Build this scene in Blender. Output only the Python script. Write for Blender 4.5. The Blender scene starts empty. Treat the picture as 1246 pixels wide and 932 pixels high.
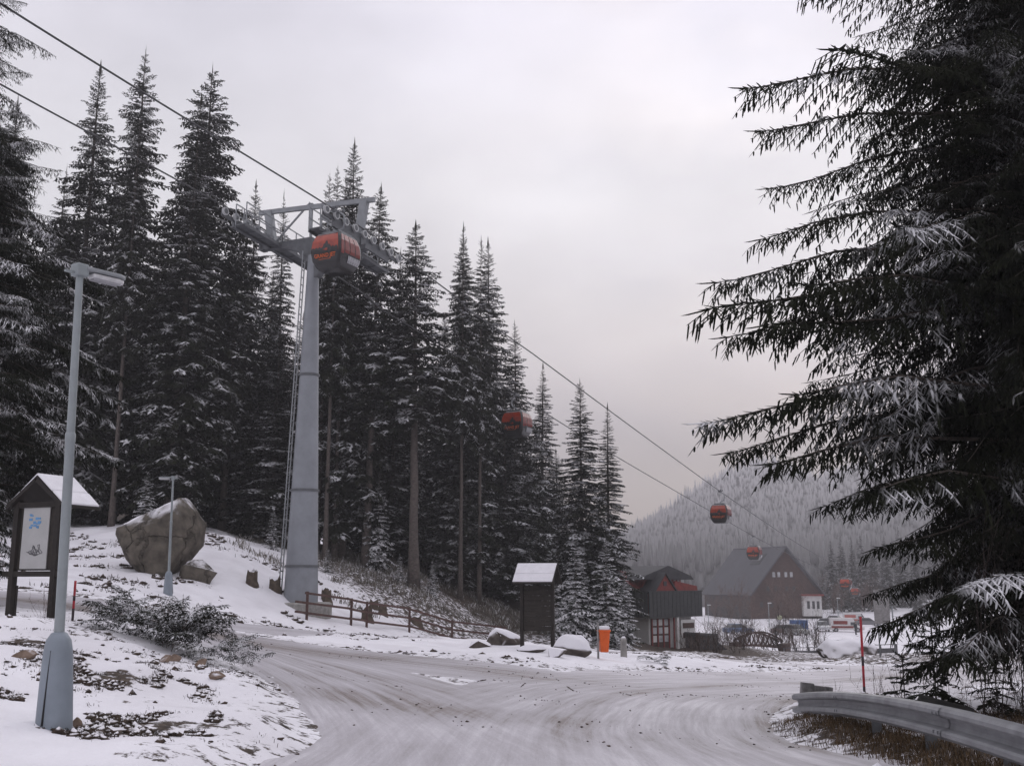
import bpy, math, random
import numpy as np
from mathutils import Vector, Matrix
random.seed(7)
RNG = np.random.default_rng(11)
sc = bpy.context.scene
COL = sc.collection

# ---------------------------------------------------------------- camera
F = 1260.0; CX, CY = 623.0, 466.0; HOR = 705.0; EYE = 1.6
PITCH = math.atan((HOR - CY) / F); CP, SP = math.cos(PITCH), math.sin(PITCH)
cam_d = bpy.data.cameras.new('camera'); cam = bpy.data.objects.new('camera', cam_d); COL.objects.link(cam)
cam_d.sensor_width = 36.0; cam_d.lens = 36.0 * F / 1246.0
cam_d.clip_start = 0.1; cam_d.clip_end = 6000
cam.location = (0, 0, EYE); cam.rotation_euler = (math.pi / 2 + PITCH, 0, 0)
sc.camera = cam

def P(px, py, d):
    """world point at forward distance d that lies on the sight line of a photograph point"""
    u = (px - CX) / F; v = (CY - py) / F
    Y = CP - v * SP; Z = SP + v * CP
    k = d / Y
    return Vector((u * k, d, EYE + Z * k))

# ---------------------------------------------------------------- sky, sun, exposure
SUN_AZ = math.radians(25); SUN_EL = math.radians(28)
world = bpy.data.worlds.new('World'); sc.world = world; world.use_nodes = True
world.cycles.sampling_method = 'MANUAL'; world.cycles.sample_map_resolution = 256
nt = world.node_tree; nt.nodes.clear()
N = nt.nodes.new; LK = nt.links.new
out = N('ShaderNodeOutputWorld'); bg = N('ShaderNodeBackground')
sky = N('ShaderNodeTexSky'); sky.sky_type = 'NISHITA'; sky.sun_disc = False
sky.sun_elevation = SUN_EL; sky.sun_rotation = SUN_AZ; sky.dust_density = 4.0
skm = N('ShaderNodeVectorMath'); skm.operation = 'SCALE'; skm.inputs['Scale'].default_value = 0.10
tc = N('ShaderNodeTexCoord'); sep = N('ShaderNodeSeparateXYZ')
LK(tc.outputs['Generated'], sep.inputs[0])
LK(sky.outputs[0], skm.inputs[0])
ramp = N('ShaderNodeValToRGB')            # overcast: brighter towards the zenith
e = ramp.color_ramp.elements
e[0].position = 0.0; e[0].color = (0.335, 0.31, 0.325, 1)
e[1].position = 0.95; e[1].color = (1.02, 0.99, 1.07, 1)
for p, c in ((0.06, (0.37, 0.338, 0.365)), (0.107, (0.44, 0.402, 0.432)), (0.155, (0.66, 0.605, 0.645)), (0.20, (0.77, 0.72, 0.76)), (0.26, (0.85, 0.815, 0.85)), (0.35, (0.90, 0.88, 0.92)), (0.5, (0.78, 0.76, 0.85))):
    q = e.new(p); q.color = (*c, 1)
LK(sep.outputs['Z'], ramp.inputs[0])
mp = N('ShaderNodeMapping'); mp.inputs['Scale'].default_value = (1.0, 1.0, 2.0); mp.inputs['Location'].default_value = (0.35, 0.1, 0.2)
LK(tc.outputs['Generated'], mp.inputs['Vector'])
ns = N('ShaderNodeTexNoise'); ns.inputs['Scale'].default_value = 2.6; ns.inputs['Detail'].default_value = 7; ns.inputs['Roughness'].default_value = 0.52
LK(mp.outputs[0], ns.inputs['Vector'])
mr = N('ShaderNodeMapRange'); mr.inputs['From Min'].default_value = 0.3; mr.inputs['From Max'].default_value = 0.7
mr.inputs['To Min'].default_value = 0.80; mr.inputs['To Max'].default_value = 1.18
LK(ns.outputs['Fac'], mr.inputs['Value'])
cm = N('ShaderNodeVectorMath'); cm.operation = 'SCALE'; LK(ramp.outputs[0], cm.inputs[0]); LK(mr.outputs[0], cm.inputs['Scale'])
mx = N('ShaderNodeMix'); mx.data_type = 'RGBA'; mx.inputs['Factor'].default_value = 0.93
LK(skm.outputs[0], mx.inputs['A']); LK(cm.outputs[0], mx.inputs['B'])
n2_ = N('ShaderNodeTexNoise'); n2_.inputs['Scale'].default_value = 1.7; n2_.inputs['Detail'].default_value = 5; LK(mp.outputs[0], n2_.inputs['Vector'])
m2_ = N('ShaderNodeMapRange'); m2_.inputs['From Min'].default_value = 0.42; m2_.inputs['From Max'].default_value = 0.68; m2_.inputs['To Min'].default_value = 0.99; m2_.inputs['To Max'].default_value = 0.80
LK(n2_.outputs['Fac'], m2_.inputs['Value']); LK(m2_.outputs[0], mx.inputs['Factor'])   # thin spots let a little blue through
LK(mx.outputs['Result'], bg.inputs['Color']); bg.inputs['Strength'].default_value = 1.19
LK(bg.outputs[0], out.inputs[0])
sun_d = bpy.data.lights.new('sun', 'SUN'); sun = bpy.data.objects.new('sun', sun_d); COL.objects.link(sun)
sun_d.energy = 0.55; sun_d.angle = math.radians(40); sun_d.color = (1.0, 0.965, 0.955)
sd = Vector((math.sin(SUN_AZ) * math.cos(SUN_EL), math.cos(SUN_AZ) * math.cos(SUN_EL), math.sin(SUN_EL)))
sun.rotation_euler = sd.to_track_quat('Z', 'Y').to_euler()
sc.view_settings.view_transform = 'Standard'; sc.view_settings.look = 'None'
sc.view_settings.exposure = 0.0; sc.view_settings.gamma = 1.0; sc.view_settings.use_curve_mapping = False
sc.render.engine = 'CYCLES'
cy = sc.cycles
cy.use_denoising = True; cy.max_bounces = 4; cy.diffuse_bounces = 2; cy.glossy_bounces = 2
cy.transmission_bounces = 2; cy.volume_bounces = 0; cy.transparent_max_bounces = 4
cy.use_adaptive_sampling = True; cy.adaptive_threshold = 0.02
try: cy.denoising_input_passes = 'RGB_ALBEDO_NORMAL'
except Exception: pass

# ---------------------------------------------------------------- numpy noise
_perm = RNG.permutation(512); _perm = np.concatenate([_perm, _perm, _perm])
_val = RNG.random(512) * 2 - 1
def vnoise(x, y):
    x = np.asarray(x, float); y = np.asarray(y, float)
    xi = np.floor(x).astype(int); yi = np.floor(y).astype(int); fx = x - xi; fy = y - yi
    fx = fx * fx * (3 - 2 * fx); fy = fy * fy * (3 - 2 * fy)
    h = lambda a, b: _val[_perm[(_perm[a & 511] + b) & 511] & 511]
    a = h(xi, yi); b = h(xi + 1, yi); c = h(xi, yi + 1); d = h(xi + 1, yi + 1)
    return (a * (1 - fx) + b * fx) * (1 - fy) + (c * (1 - fx) + d * fx) * fy
def fbm(x, y, o=4):
    s = 0; a = 1
    for i in range(o):
        s = s + a * vnoise(x * 2 ** i + 17.3 * i, y * 2 ** i - 9.1 * i); a *= 0.5
    return s
def sstep(a, b, x):
    t = np.clip((x - a) / (b - a), 0, 1); return t * t * (3 - 2 * t)

# ---------------------------------------------------------------- materials
MATS = {}
def newmat(name):
    m = bpy.data.materials.new(name); m.use_nodes = True
    return m, m.node_tree, m.node_tree.nodes['Principled BSDF']
def paint(name, col, rough=0.6, metal=0.0, var=0.12, scale=6.0, bump=0.0, dirt=None, coord='Object', spec=0.4):
    """plain coloured surface with slight uneven wear"""
    if name in MATS: return MATS[name]
    m, t, b = newmat(name); n = t.nodes.new; l = t.links.new
    tcn = n('ShaderNodeTexCoord'); no = n('ShaderNodeTexNoise'); no.inputs['Scale'].default_value = scale; no.inputs['Detail'].default_value = 6; no.inputs['Roughness'].default_value = 0.65
    l(tcn.outputs[coord], no.inputs['Vector'])
    r = n('ShaderNodeValToRGB'); c = np.array(col)
    r.color_ramp.elements[0].position = 0.28; r.color_ramp.elements[1].position = 0.75
    lo = np.array(dirt) if dirt is not None else c * (1 - 2.2 * var)
    r.color_ramp.elements[0].color = (*np.clip(lo, 0, 1), 1); r.color_ramp.elements[1].color = (*np.clip(c * (1 + var), 0, 1), 1)
    l(no.outputs['Fac'], r.inputs[0]); l(r.outputs[0], b.inputs['Base Color'])
    b.inputs['Roughness'].default_value = rough; b.inputs['Metallic'].default_value = metal
    b.inputs['Specular IOR Level'].default_value = spec
    if bump:
        bp = n('ShaderNodeBump'); bp.inputs['Strength'].default_value = 0.6; bp.inputs['Distance'].default_value = bump
        l(no.outputs['Fac'], bp.inputs['Height']); l(bp.outputs[0], b.inputs['Normal'])
    MATS[name] = m; return m
def snowy(name, col, col2, lo=0.3, hi=0.7, amount=0.5, nscale=2.0, rough=0.8, cscale=3.0, coord='Object', snow=(0.78, 0.77, 0.81), detail=4):
    """a surface with snow lying on what faces up"""
    if name in MATS: return MATS[name]
    m, t, b = newmat(name); n = t.nodes.new; l = t.links.new
    tcn = n('ShaderNodeTexCoord'); geo = n('ShaderNodeNewGeometry'); sp = n('ShaderNodeSeparateXYZ')
    l(geo.outputs['Normal'], sp.inputs[0])
    no = n('ShaderNodeTexNoise'); no.inputs['Scale'].default_value = nscale; no.inputs['Detail'].default_value = detail; no.inputs['Roughness'].default_value = 0.6
    l(tcn.outputs[coord], no.inputs['Vector'])
    a = n('ShaderNodeMapRange'); a.interpolation_type = 'SMOOTHSTEP'
    a.inputs['From Min'].default_value = lo; a.inputs['From Max'].default_value = hi
    l(sp.outputs['Z'], a.inputs['Value'])
    c = n('ShaderNodeMapRange'); c.interpolation_type = 'SMOOTHSTEP'
    c.inputs['From Min'].default_value = 0.95 - amount * 0.9; c.inputs['From Max'].default_value = 1.08 - amount * 0.9
    l(no.outputs['Fac'], c.inputs['Value'])
    mu = n('ShaderNodeMath'); mu.operation = 'MULTIPLY'; l(a.outputs[0], mu.inputs[0]); l(c.outputs[0], mu.inputs[1])
    no2 = n('ShaderNodeTexNoise'); no2.inputs['Scale'].default_value = cscale; no2.inputs['Detail'].default_value = 5
    l(tcn.outputs[coord], no2.inputs['Vector'])
    r = n('ShaderNodeValToRGB'); r.color_ramp.elements[0].position = 0.3; r.color_ramp.elements[1].position = 0.7
    r.color_ramp.elements[0].color = (*col, 1); r.color_ramp.elements[1].color = (*col2, 1)
    l(no2.outputs['Fac'], r.inputs[0])
    mxx = n('ShaderNodeMix'); mxx.data_type = 'RGBA'; l(mu.outputs[0], mxx.inputs['Factor']); l(r.outputs[0], mxx.inputs['A']); mxx.inputs['B'].default_value = (*snow, 1)
    l(mxx.outputs['Result'], b.inputs['Base Color']); b.inputs['Roughness'].default_value = rough; b.inputs['Specular IOR Level'].default_value = 0.04
    MATS[name] = m; return m

# ---------------------------------------------------------------- mesh helpers
def link(o, parent=None):
    COL.objects.link(o)
    if parent is not None: o.parent = parent
    return o
def raw(name, V, faces, mat, smooth=False):
    me = bpy.data.meshes.new(name)
    V = np.asarray(V, np.float32).reshape(-1, 3)
    if isinstance(faces, np.ndarray):
        nf, k = faces.shape
        me.vertices.add(len(V)); me.vertices.foreach_set('co', V.ravel())
        me.loops.add(nf * k); me.loops.foreach_set('vertex_index', faces.astype(np.int32).ravel())
        me.polygons.add(nf); me.polygons.foreach_set('loop_start', np.arange(0, nf * k, k, dtype=np.int32))
        me.update(calc_edges=True)
    else:
        me.from_pydata([tuple(map(float, v)) for v in V], [], faces); me.update()
    if mat is not None: me.materials.append(mat)
    if smooth: me.polygons.foreach_set('use_smooth', np.ones(len(me.polygons), bool))
    return me
def tag(o, label=None, cat=None, group=None, kind=None):
    if label: o['label'] = label
    if cat: o['category'] = cat
    if group: o['group'] = group
    if kind: o['kind'] = kind
    return o
def empty(name, loc=(0, 0, 0), rz=0.0, label=None, cat=None, group=None):
    o = bpy.data.objects.new(name, None); o.empty_display_size = 0.3
    o.location = loc; o.rotation_euler = (0, 0, rz); link(o)
    return tag(o, label, cat, group)
class MB:
    """collects shapes, then makes one mesh object"""
    def __init__(s): s.v = []; s.f = []
    def add(s, V, Fc):
        b = len(s.v); s.v += [tuple(map(float, p)) for p in V]; s.f += [tuple(i + b for i in f) for f in Fc]; return s
    def box(s, c, d, M=None):
        c = Vector(c); h = Vector(d) / 2
        V = [Vector((sx * h.x, sy * h.y, sz * h.z)) for sz in (-1, 1) for sy in (-1, 1) for sx in (-1, 1)]
        V = [(M @ p if M else p) + c for p in V]
        return s.add(V, [(0, 2, 3, 1), (4, 5, 7, 6), (0, 1, 5, 4), (2, 6, 7, 3), (0, 4, 6, 2), (1, 3, 7, 5)])
    def bar(s, a, b, w, h=None, up=(0, 0, 1)):
        """box beam from a to b"""
        a = Vector(a); b = Vector(b); h = h or w; d = (b - a); L = d.length; d.normalize()
        u = Vector(up); x = d.cross(u)
        if x.length < 1e-4: x = d.cross(Vector((0, 1, 0)))
        x.normalize(); z = x.cross(d)
        V = [p + x * (sx * w / 2) + z * (sz * h / 2) for p in (a, b) for sz in (-1, 1) for sx in (-1, 1)]
        return s.add(V, [(0, 1, 3, 2), (4, 6, 7, 5), (0, 4, 5, 1), (2, 3, 7, 6), (0, 2, 6, 4), (1, 5, 7, 3)])
    def tube(s, pts, rad, n=8, cap=True):
        pts = [Vector(p) for p in pts]; m = len(pts)
        rad = [rad] * m if not hasattr(rad, '__len__') else rad
        base = len(s.v); prev = None
        for i, p in enumerate(pts):
            d = (pts[min(i + 1, m - 1)] - pts[max(i - 1, 0)])
            if d.length < 1e-9: d = Vector((0, 0, 1))
            d.normalize()
            if prev is None:
                x = d.cross(Vector((0, 0, 1)))
                if x.length < 1e-3: x = Vector((1, 0, 0))
            else: x = prev - d * prev.dot(d)
            x.normalize(); prev = x; y = d.cross(x)
            for k in range(n):
                a = 2 * math.pi * k / n
                s.v.append(tuple(p + (x * math.cos(a) + y * math.sin(a)) * rad[i]))
        for i in range(m - 1):
            for k in range(n):
                a = base + i * n + k; b = base + i * n + (k + 1) % n
                s.f.append((a, b, b + n, a + n))
        if cap:
            s.f.append(tuple(base + k for k in reversed(range(n)))); s.f.append(tuple(base + (m - 1) * n + k for k in range(n)))
        return s
    def lathe(s, prof, n=20, c=(0, 0, 0)):
        return s.tube_z(prof, n, c)
    def tube_z(s, prof, n, c):
        base = len(s.v)
        for r, z in prof:
            for k in range(n):
                a = 2 * math.pi * k / n; s.v.append((c[0] + r * math.cos(a), c[1] + r * math.sin(a), c[2] + z))
        for i in range(len(prof) - 1):
            for k in range(n):
                a = base + i * n + k; b = base + i * n + (k + 1) % n; s.f.append((a, b, b + n, a + n))
        s.f.append(tuple(base + k for k in reversed(range(n)))); s.f.append(tuple(base + (len(prof) - 1) * n + k for k in range(n)))
        return s
    def prism(s, poly, a0, a1, axis='y'):
        """extrude a 2-D outline between two values along an axis"""
        n = len(poly); V = []
        for t in (a0, a1):
            for p, q in poly:
                V.append({'y': (p, t, q), 'x': (t, p, q), 'z': (p, q, t)}[axis])
        return s.add(V, [tuple(reversed(range(n))), tuple(range(n, 2 * n))] + [(i, (i + 1) % n, (i + 1) % n + n, i + n) for i in range(n)])
    def mesh(s, name, mat, smooth=False): return raw(name, s.v, s.f, mat, smooth)
    def build(s, name, mat, parent=None, smooth=False):
        o = bpy.data.objects.new(name, s.mesh(name, mat, smooth)); link(o, parent); return o
def auto_smooth(o, ang=40):
    me = o.data; me.polygons.foreach_set('use_smooth', np.ones(len(me.polygons), bool))
    try: me.set_sharp_from_angle(angle=math.radians(ang))
    except Exception: pass
    return o
def bevel(o, w=0.01, seg=2):
    m = o.modifiers.new('bevel', 'BEVEL'); m.width = w; m.segments = seg; m.limit_method = 'ANGLE'; return o
def copy_tree(o, parent=None):
    c = o.copy(); COL.objects.link(c); c.parent = parent
    for ch in o.children: copy_tree(ch, c)
    return c

# ================================================================ TERRAIN
_ctl = [(0, 0, 0), (-6, 0, .25), (6, 0, -.1), (0, 5, 0), (-6, 5, .35), (6, 5, -.12), (0, -20, .3), (-20, -20, 1), (20, -20, -.5), (-14, 4, .8), (14, 4, -.3),
        (-40, 90, 9), (-80, 120, 24), (-60, 60, 8), (-30, 76, 6), (-8, 82, 3.2), (4, 84, .5), (13, 96, -3.2), (-100, 60, 18), (60, 62, -3.4), (80, 100, -5.8), (150, 200, -6), (110, 300, -2),
        (20, 300, -2), (-150, 300, 50), (-200, 100, 36), (40, 20, -1.6), (60, 40, -2.6), (30, 110, -5.4), (20, 140, -5.0), (10, 200, -4), (0, 130, -2), (-60, 180, 18), (-30, 38, 2.2), (-50, 40, 3.2), (-30, 20, 1.6)]
for a in [(623, 932, 9.8), (400, 932, 9.6), (900, 932, 9.9), (65, 891, 9.5), (230, 900, 9.9), (20, 752, 18.5), (75, 752, 18.5), (60, 778, 15), (200, 790, 17.5), (300, 812, 18), (150, 872, 11.3),
          (0, 729, 27), (130, 747, 27), (260, 772, 27), (0, 700, 37), (100, 702, 38), (205, 725, 39), (150, 690, 44), (240, 694, 44), (60, 655, 52), (130, 645, 54), (280, 652, 56), (310, 735, 43),
          (366, 728, 46), (373, 757, 44), (427, 762, 47), (498, 768, 52), (550, 770, 57), (610, 767, 62), (400, 690, 60), (440, 698, 60), (500, 709, 62), (560, 727, 66), (620, 748, 70), (700, 780, 62),
          (636, 788, 33), (672, 790, 33), (560, 785, 35), (450, 792, 29), (728, 803, 33), (800, 815, 32), (400, 768, 40), (500, 774, 45), (600, 782, 47), (760, 793, 47), (850, 798, 49),
          (640, 832, 22), (800, 827, 28), (930, 810, 41), (890, 880, 16.5), (960, 838, 28), (1060, 826, 35), (1100, 802, 50), (1246, 792, 55), (1000, 890, 15.5), (1060, 912, 12), (1140, 930, 10),
          (1150, 878, 13.5), (1200, 842, 22), (1240, 878, 13), (1052, 846, 28), (900, 801, 50), (1000, 806, 48), (790, 788, 82), (840, 778, 88), (870, 788, 84), (900, 796, 105), (1000, 791, 117), (1090, 790, 118),
          (1000, 766, 160), (890, 766, 170), (1050, 753, 212), (950, 753, 215), (1200, 772, 150), (860, 753, 215)]:
    q = P(*a); _ctl.append((q.x, q.y, q.z))
_ctl = np.array(_ctl, float)
def _warp(x, y):
    r = np.sqrt(x * x + y * y + 36.0)
    return np.stack([x / r * 1.6, y / r * 1.6, np.log(r)], -1)
_cw = _warp(_ctl[:, 0], _ctl[:, 1])
def _ker(d2): return -np.sqrt(d2 + 0.012)
_A = _ker(((_cw[:, None] - _cw[None]) ** 2).sum(-1)) - np.eye(len(_cw)) * 0.0
_n = len(_cw); _B = np.zeros((_n + 1, _n + 1)); _B[:_n, :_n] = _A + np.eye(_n) * 0.004; _B[:_n, _n] = 1; _B[_n, :_n] = 1
_wts = np.linalg.solve(_B, np.concatenate([_ctl[:, 2], [0]]))
def base_z(x, y):
    x = np.asarray(x, float); y = np.asarray(y, float); sh = x.shape
    w = _warp(x.ravel(), y.ravel()); outz = np.empty(len(w))
    for i in range(0, len(w), 20000):
        d2 = ((w[i:i + 20000, None] - _cw[None]) ** 2).sum(-1); outz[i:i + 20000] = _ker(d2) @ _wts[:_n] + _wts[_n]
    return outz.reshape(sh)

# road centre lines: x, y, half width
def spline(pts, step=0.5):
    pts = np.array(pts, float); o = []
    for i in range(len(pts) - 1):
        p0 = pts[max(i - 1, 0)]; p1 = pts[i]; p2 = pts[i + 1]; p3 = pts[min(i + 2, len(pts) - 1)]
        k = max(2, int(np.linalg.norm(p2[:2] - p1[:2]) / step)); t = np.linspace(0, 1, k, endpoint=False)[:, None]
        o.append(0.5 * (2 * p1 + (p2 - p0) * t + (2 * p0 - 5 * p1 + 4 * p2 - p3) * t ** 2 + (3 * p1 - p0 - 3 * p2 + p3) * t ** 3))
    o.append(pts[-1:]); return np.concatenate(o)
ROADS = [spline(r) for r in (
    [(.7, -10, 2.7), (.7, 4, 2.7), (.75, 10, 2.65), (1.1, 16, 2.55), (2.7, 22.3, 2.9), (6.3, 28.6, 3.2), (11.5, 34.8, 3.3), (18, 40.2, 3.4), (27, 45, 3.4), (45, 50, 3.4), (85, 52, 3.4)],
    [(.4, 7, 1.3), (-.4, 12.5, 1.6), (-2.2, 18, 1.9), (-4.8, 22.3, 2.1), (-7.9, 25.3, 2.4), (-11.8, 27.6, 2.4), (-17, 28.4, 2.2), (-28, 29.5, 2.2), (-50, 33, 2.2)],
    [(-15, 28.6, 1.6), (-9.3, 33, 1.6), (-6.4, 39, 1.6), (-2.5, 43, 1.6), (1.5, 45, 1.6), (6, 45.6, 1.6), (11, 44.6, 1.7), (16.5, 41, 2.0), (22, 42, 2.)],
    [(-11, 28, 2.4), (-6, 27, 2.6), (-2, 25.2, 2.4), (2, 24.5, 2.2), (6, 28.5, 2.)])]
def road_st(R, x, y):
    """distance along, signed distance across and half width for the nearest centre-line point"""
    d = np.diff(R[:, :2], axis=0); L = np.linalg.norm(d, axis=1); S = np.concatenate([[0], np.cumsum(L)])
    bt = np.full(x.shape, 1e9); bs = np.zeros(x.shape); bw = np.zeros(x.shape); bn = np.zeros(x.shape)
    for i in range(len(d)):
        rx = x - R[i, 0]; ry = y - R[i, 1]; t = np.clip((rx * d[i, 0] + ry * d[i, 1]) / L[i] ** 2, 0, 1)
        ex = rx - t * d[i, 0]; ey = ry - t * d[i, 1]; q = ex * ex + ey * ey; m = q < bt
        bt = np.where(m, q, bt); bs = np.where(m, S[i] + t * L[i], bs); bw = np.where(m, R[i, 2] * (1 - t) + R[i + 1, 2] * t, bw)
        bn = np.where(m, np.sign(d[i, 0] * ry - d[i, 1] * rx), bn)
    return bs, np.sqrt(bt) * bn, bw
def road_depth(x, y):
    """how far inside any road a point lies (positive inside)"""
    r = np.full(np.shape(x), -1e9)
    for R in ROADS:
        s, t, w = road_st(R, x, y); r = np.maximum(r, w - np.abs(t))
    return r
def bumps(x, y, rd):
    off = sstep(0.1, -0.7, rd); near = np.exp(-((np.hypot(x, y) / 120) ** 2))
    left = sstep(-1.5, -4, x) * sstep(26, 12, y)
    z = off * near * (0.07 * fbm(x * .55, y * .55, 4) + 0.035 * fbm(x * 2.1 + 5, y * 2.1, 3) + 0.05 * (1 - np.abs(vnoise(x * 1.3, y * 1.3))) * left)
    bank = sstep(44, 52, y + 0.25 * x) * sstep(90, 70, y)
    z = z + bank * near * 0.22 * fbm(x * .5 + 40, y * .5, 4)
    far = sstep(60, 120, y); z = z + far * 0.25 * fbm(x * .08, y * .08, 3)
    return z + off * (0.035 + 0.025 * sstep(26, 18, y)) - 0.03 + (0.045 + 0.05 * sstep(26, 18, y)) * off * np.exp(-((rd + 0.9) / 0.5) ** 2) * (0.6 + 0.8 * vnoise(x * .7, y * .7)) * near
def GZ(x, y):
    a = np.array([float(x)]); b = np.array([float(y)])
    return float((base_z(a, b) + bumps(a, b, road_depth(a, b)))[0])
def axis_grid(lo, hi, c0, c1, d0, grow):
    a = list(np.arange(c0, c1, d0)); d = d0; v = a[-1]
    while v < hi: d *= grow; v += d; a.append(v)
    d = d0; v = c0; b = []
    while v > lo: d *= grow; v -= d; b.append(v)
    return np.array(b[::-1] + a)
gx = axis_grid(-450, 600, -9, 9, 0.11, 1.028)
gy = axis_grid(-60, 900, 8, 20, 0.11, 1.022)
GX, GY = np.meshgrid(gx, gy); RD = road_depth(GX, GY)
GB = base_z(GX, GY); GH = GB + bumps(GX, GY, RD)
def grid_faces(nx, ny):
    i = np.arange(nx * ny).reshape(ny, nx); return np.stack([i[:-1, :-1], i[:-1, 1:], i[1:, 1:], i[1:, :-1]], -1).reshape(-1, 4)
def blob(x, y, cx, cy_, r): return np.exp(-(((x - cx) ** 2 + (y - cy_) ** 2) / r ** 2))
# soil / dry grass showing through the snow: bank above the fence, forest floor, verge by the crash barrier
gr = 0.05 + 0 * GX
bankm = sstep(47, 54, GY + 0.42 * GX) * sstep(40, 20, GX) * sstep(120, 90, GY)
gr = np.maximum(gr, 0.62 * bankm * sstep(-16, -9, GX + 0.0 * GY)); gr = np.maximum(gr, 0.4 * bankm)
gr = np.maximum(gr, 0.95 * sstep(60, 66, GY + 0.25 * GX) * sstep(26, 16, GX) * sstep(130, 100, GY))
gr = np.maximum(gr, 0.8 * sstep(0.55, 0.05, np.abs(GX - (4.3 - .0 * GY)) - 0.2) * sstep(16.5, 14, GY) * sstep(4, 6, GY))
gr = np.maximum(gr, 0.74 * blob(GX, GY, 7.0, 13, 2.6)); gr = np.maximum(gr, 0.45 * sstep(4.2, 6, GX) * sstep(30, 20, GY))
for px, py, d, r, v in ((95, 800, 13, .8, .6), (150, 800, 13.2, .5, .75), (40, 780, 14.2, .7, .75), (205, 893, 10.2, .55, .62), (170, 912, 9.8, .5, .6), (255, 885, 10.4, .4, .6), (60, 755, 17, 2.0, .42), (110, 755, 17, 1.2, .5), (215, 800, 16, 1.2, .5), (150, 850, 12, 1.4, .38)):
    q = P(px, py, d); gr = np.maximum(gr, v * blob(GX, GY, q.x, q.y, r))
gr = np.maximum(gr, 0.6 * blob(GX, GY, 30, 96, 14)); gr = np.maximum(gr, 0.75 * blob(GX, GY, 17, 90, 11)); gr = np.maximum(gr, 0.5 * blob(GX, GY, 38, 200, 12))
gr = np.maximum(gr, 0.47 * sstep(-2.2, -.4, RD) * sstep(70, 40, GY))
def terrain_material():
    m, t, b = newmat('snow_ground'); n = t.nodes.new; l = t.links.new
    tcn = n('ShaderNodeTexCoord'); at = n('ShaderNodeAttribute'); at.attribute_name = 'bare'
    n1 = n('ShaderNodeTexNoise'); n1.inputs['Scale'].default_value = 4.2; n1.inputs['Detail'].default_value = 9; n1.inputs['Roughness'].default_value = 0.68
    l(tcn.outputs['Object'], n1.inputs['Vector'])
    ad = n('ShaderNodeMath'); ad.operation = 'ADD'; l(n1.outputs['Fac'], ad.inputs[0])
    hf = n('ShaderNodeMath'); hf.operation = 'MULTIPLY'; hf.inputs[1].default_value = 0.5; l(at.outputs['Fac'], hf.inputs[0]); l(hf.outputs[0], ad.inputs[1])
    mk = n('ShaderNodeMapRange'); mk.interpolation_type = 'SMOOTHSTEP'; mk.inputs['From Min'].default_value = 0.745; mk.inputs['From Max'].default_value = 0.82
    l(ad.outputs[0], mk.inputs['Value'])
    n2 = n('ShaderNodeTexNoise'); n2.inputs['Scale'].default_value = 6.0; n2.inputs['Detail'].default_value = 8; n2.inputs['Roughness'].default_value = 0.7
    l(tcn.outputs['Object'], n2.inputs['Vector'])
    cr = n('ShaderNodeValToRGB'); ee = cr.color_ramp.elements; ee[0].position = 0.3; ee[0].color = (0.022, 0.017, 0.015, 1); ee[1].position = 0.75; ee[1].color = (0.17, 0.135, 0.11, 1)
    q = ee.new(0.52); q.color = (0.065, 0.05, 0.04, 1)
    l(n2.outputs['Fac'], cr.inputs[0])
    n3 = n('ShaderNodeTexNoise'); n3.inputs['Scale'].default_value = 0.7; n3.inputs['Detail'].default_value = 6; l(tcn.outputs['Object'], n3.inputs['Vector'])
    sr = n('ShaderNodeValToRGB'); sr.color_ramp.elements[0].position = 0.3; sr.color_ramp.elements[0].color = (0.70, 0.685, 0.72, 1)
    sr.color_ramp.elements[1].position = 0.65; sr.color_ramp.elements[1].color = (0.83, 0.82, 0.86, 1); l(n3.outputs['Fac'], sr.inputs[0])
    mxx = n('ShaderNodeMix'); mxx.data_type = 'RGBA'; l(mk.outputs[0], mxx.inputs['Factor']); l(sr.outputs[0], mxx.inputs['A']); l(cr.outputs[0], mxx.inputs['B'])
    l(mxx.outputs['Result'], b.inputs['Base Color']); b.inputs['Roughness'].default_value = 0.85; b.inputs['Specular IOR Level'].default_value = 0.2
    n4 = n('ShaderNodeTexNoise'); n4.inputs['Scale'].default_value = 9.0; n4.inputs['Detail'].default_value = 6; n4.inputs['Roughness'].default_value = 0.6
    l(tcn.outputs['Object'], n4.inputs['Vector'])
    bp = n('ShaderNodeBump'); bp.inputs['Strength'].default_value = 0.5; bp.inputs['Distance'].default_value = 0.06; l(n4.outputs['Fac'], bp.inputs['Height'])
    l(bp.outputs[0], b.inputs['Normal'])
    return m
me = raw('ground', np.stack([GX, GY, GH], -1).reshape(-1, 3), grid_faces(len(gx), len(gy)), terrain_material(), True)
a = me.attributes.new('bare', 'FLOAT', 'POINT'); a.data.foreach_set('value', gr.astype(np.float32).ravel())
ground = link(bpy.data.objects.new('ground', me)); tag(ground, 'snow covered ground with patches of soil and dry grass', kind='structure')

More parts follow.
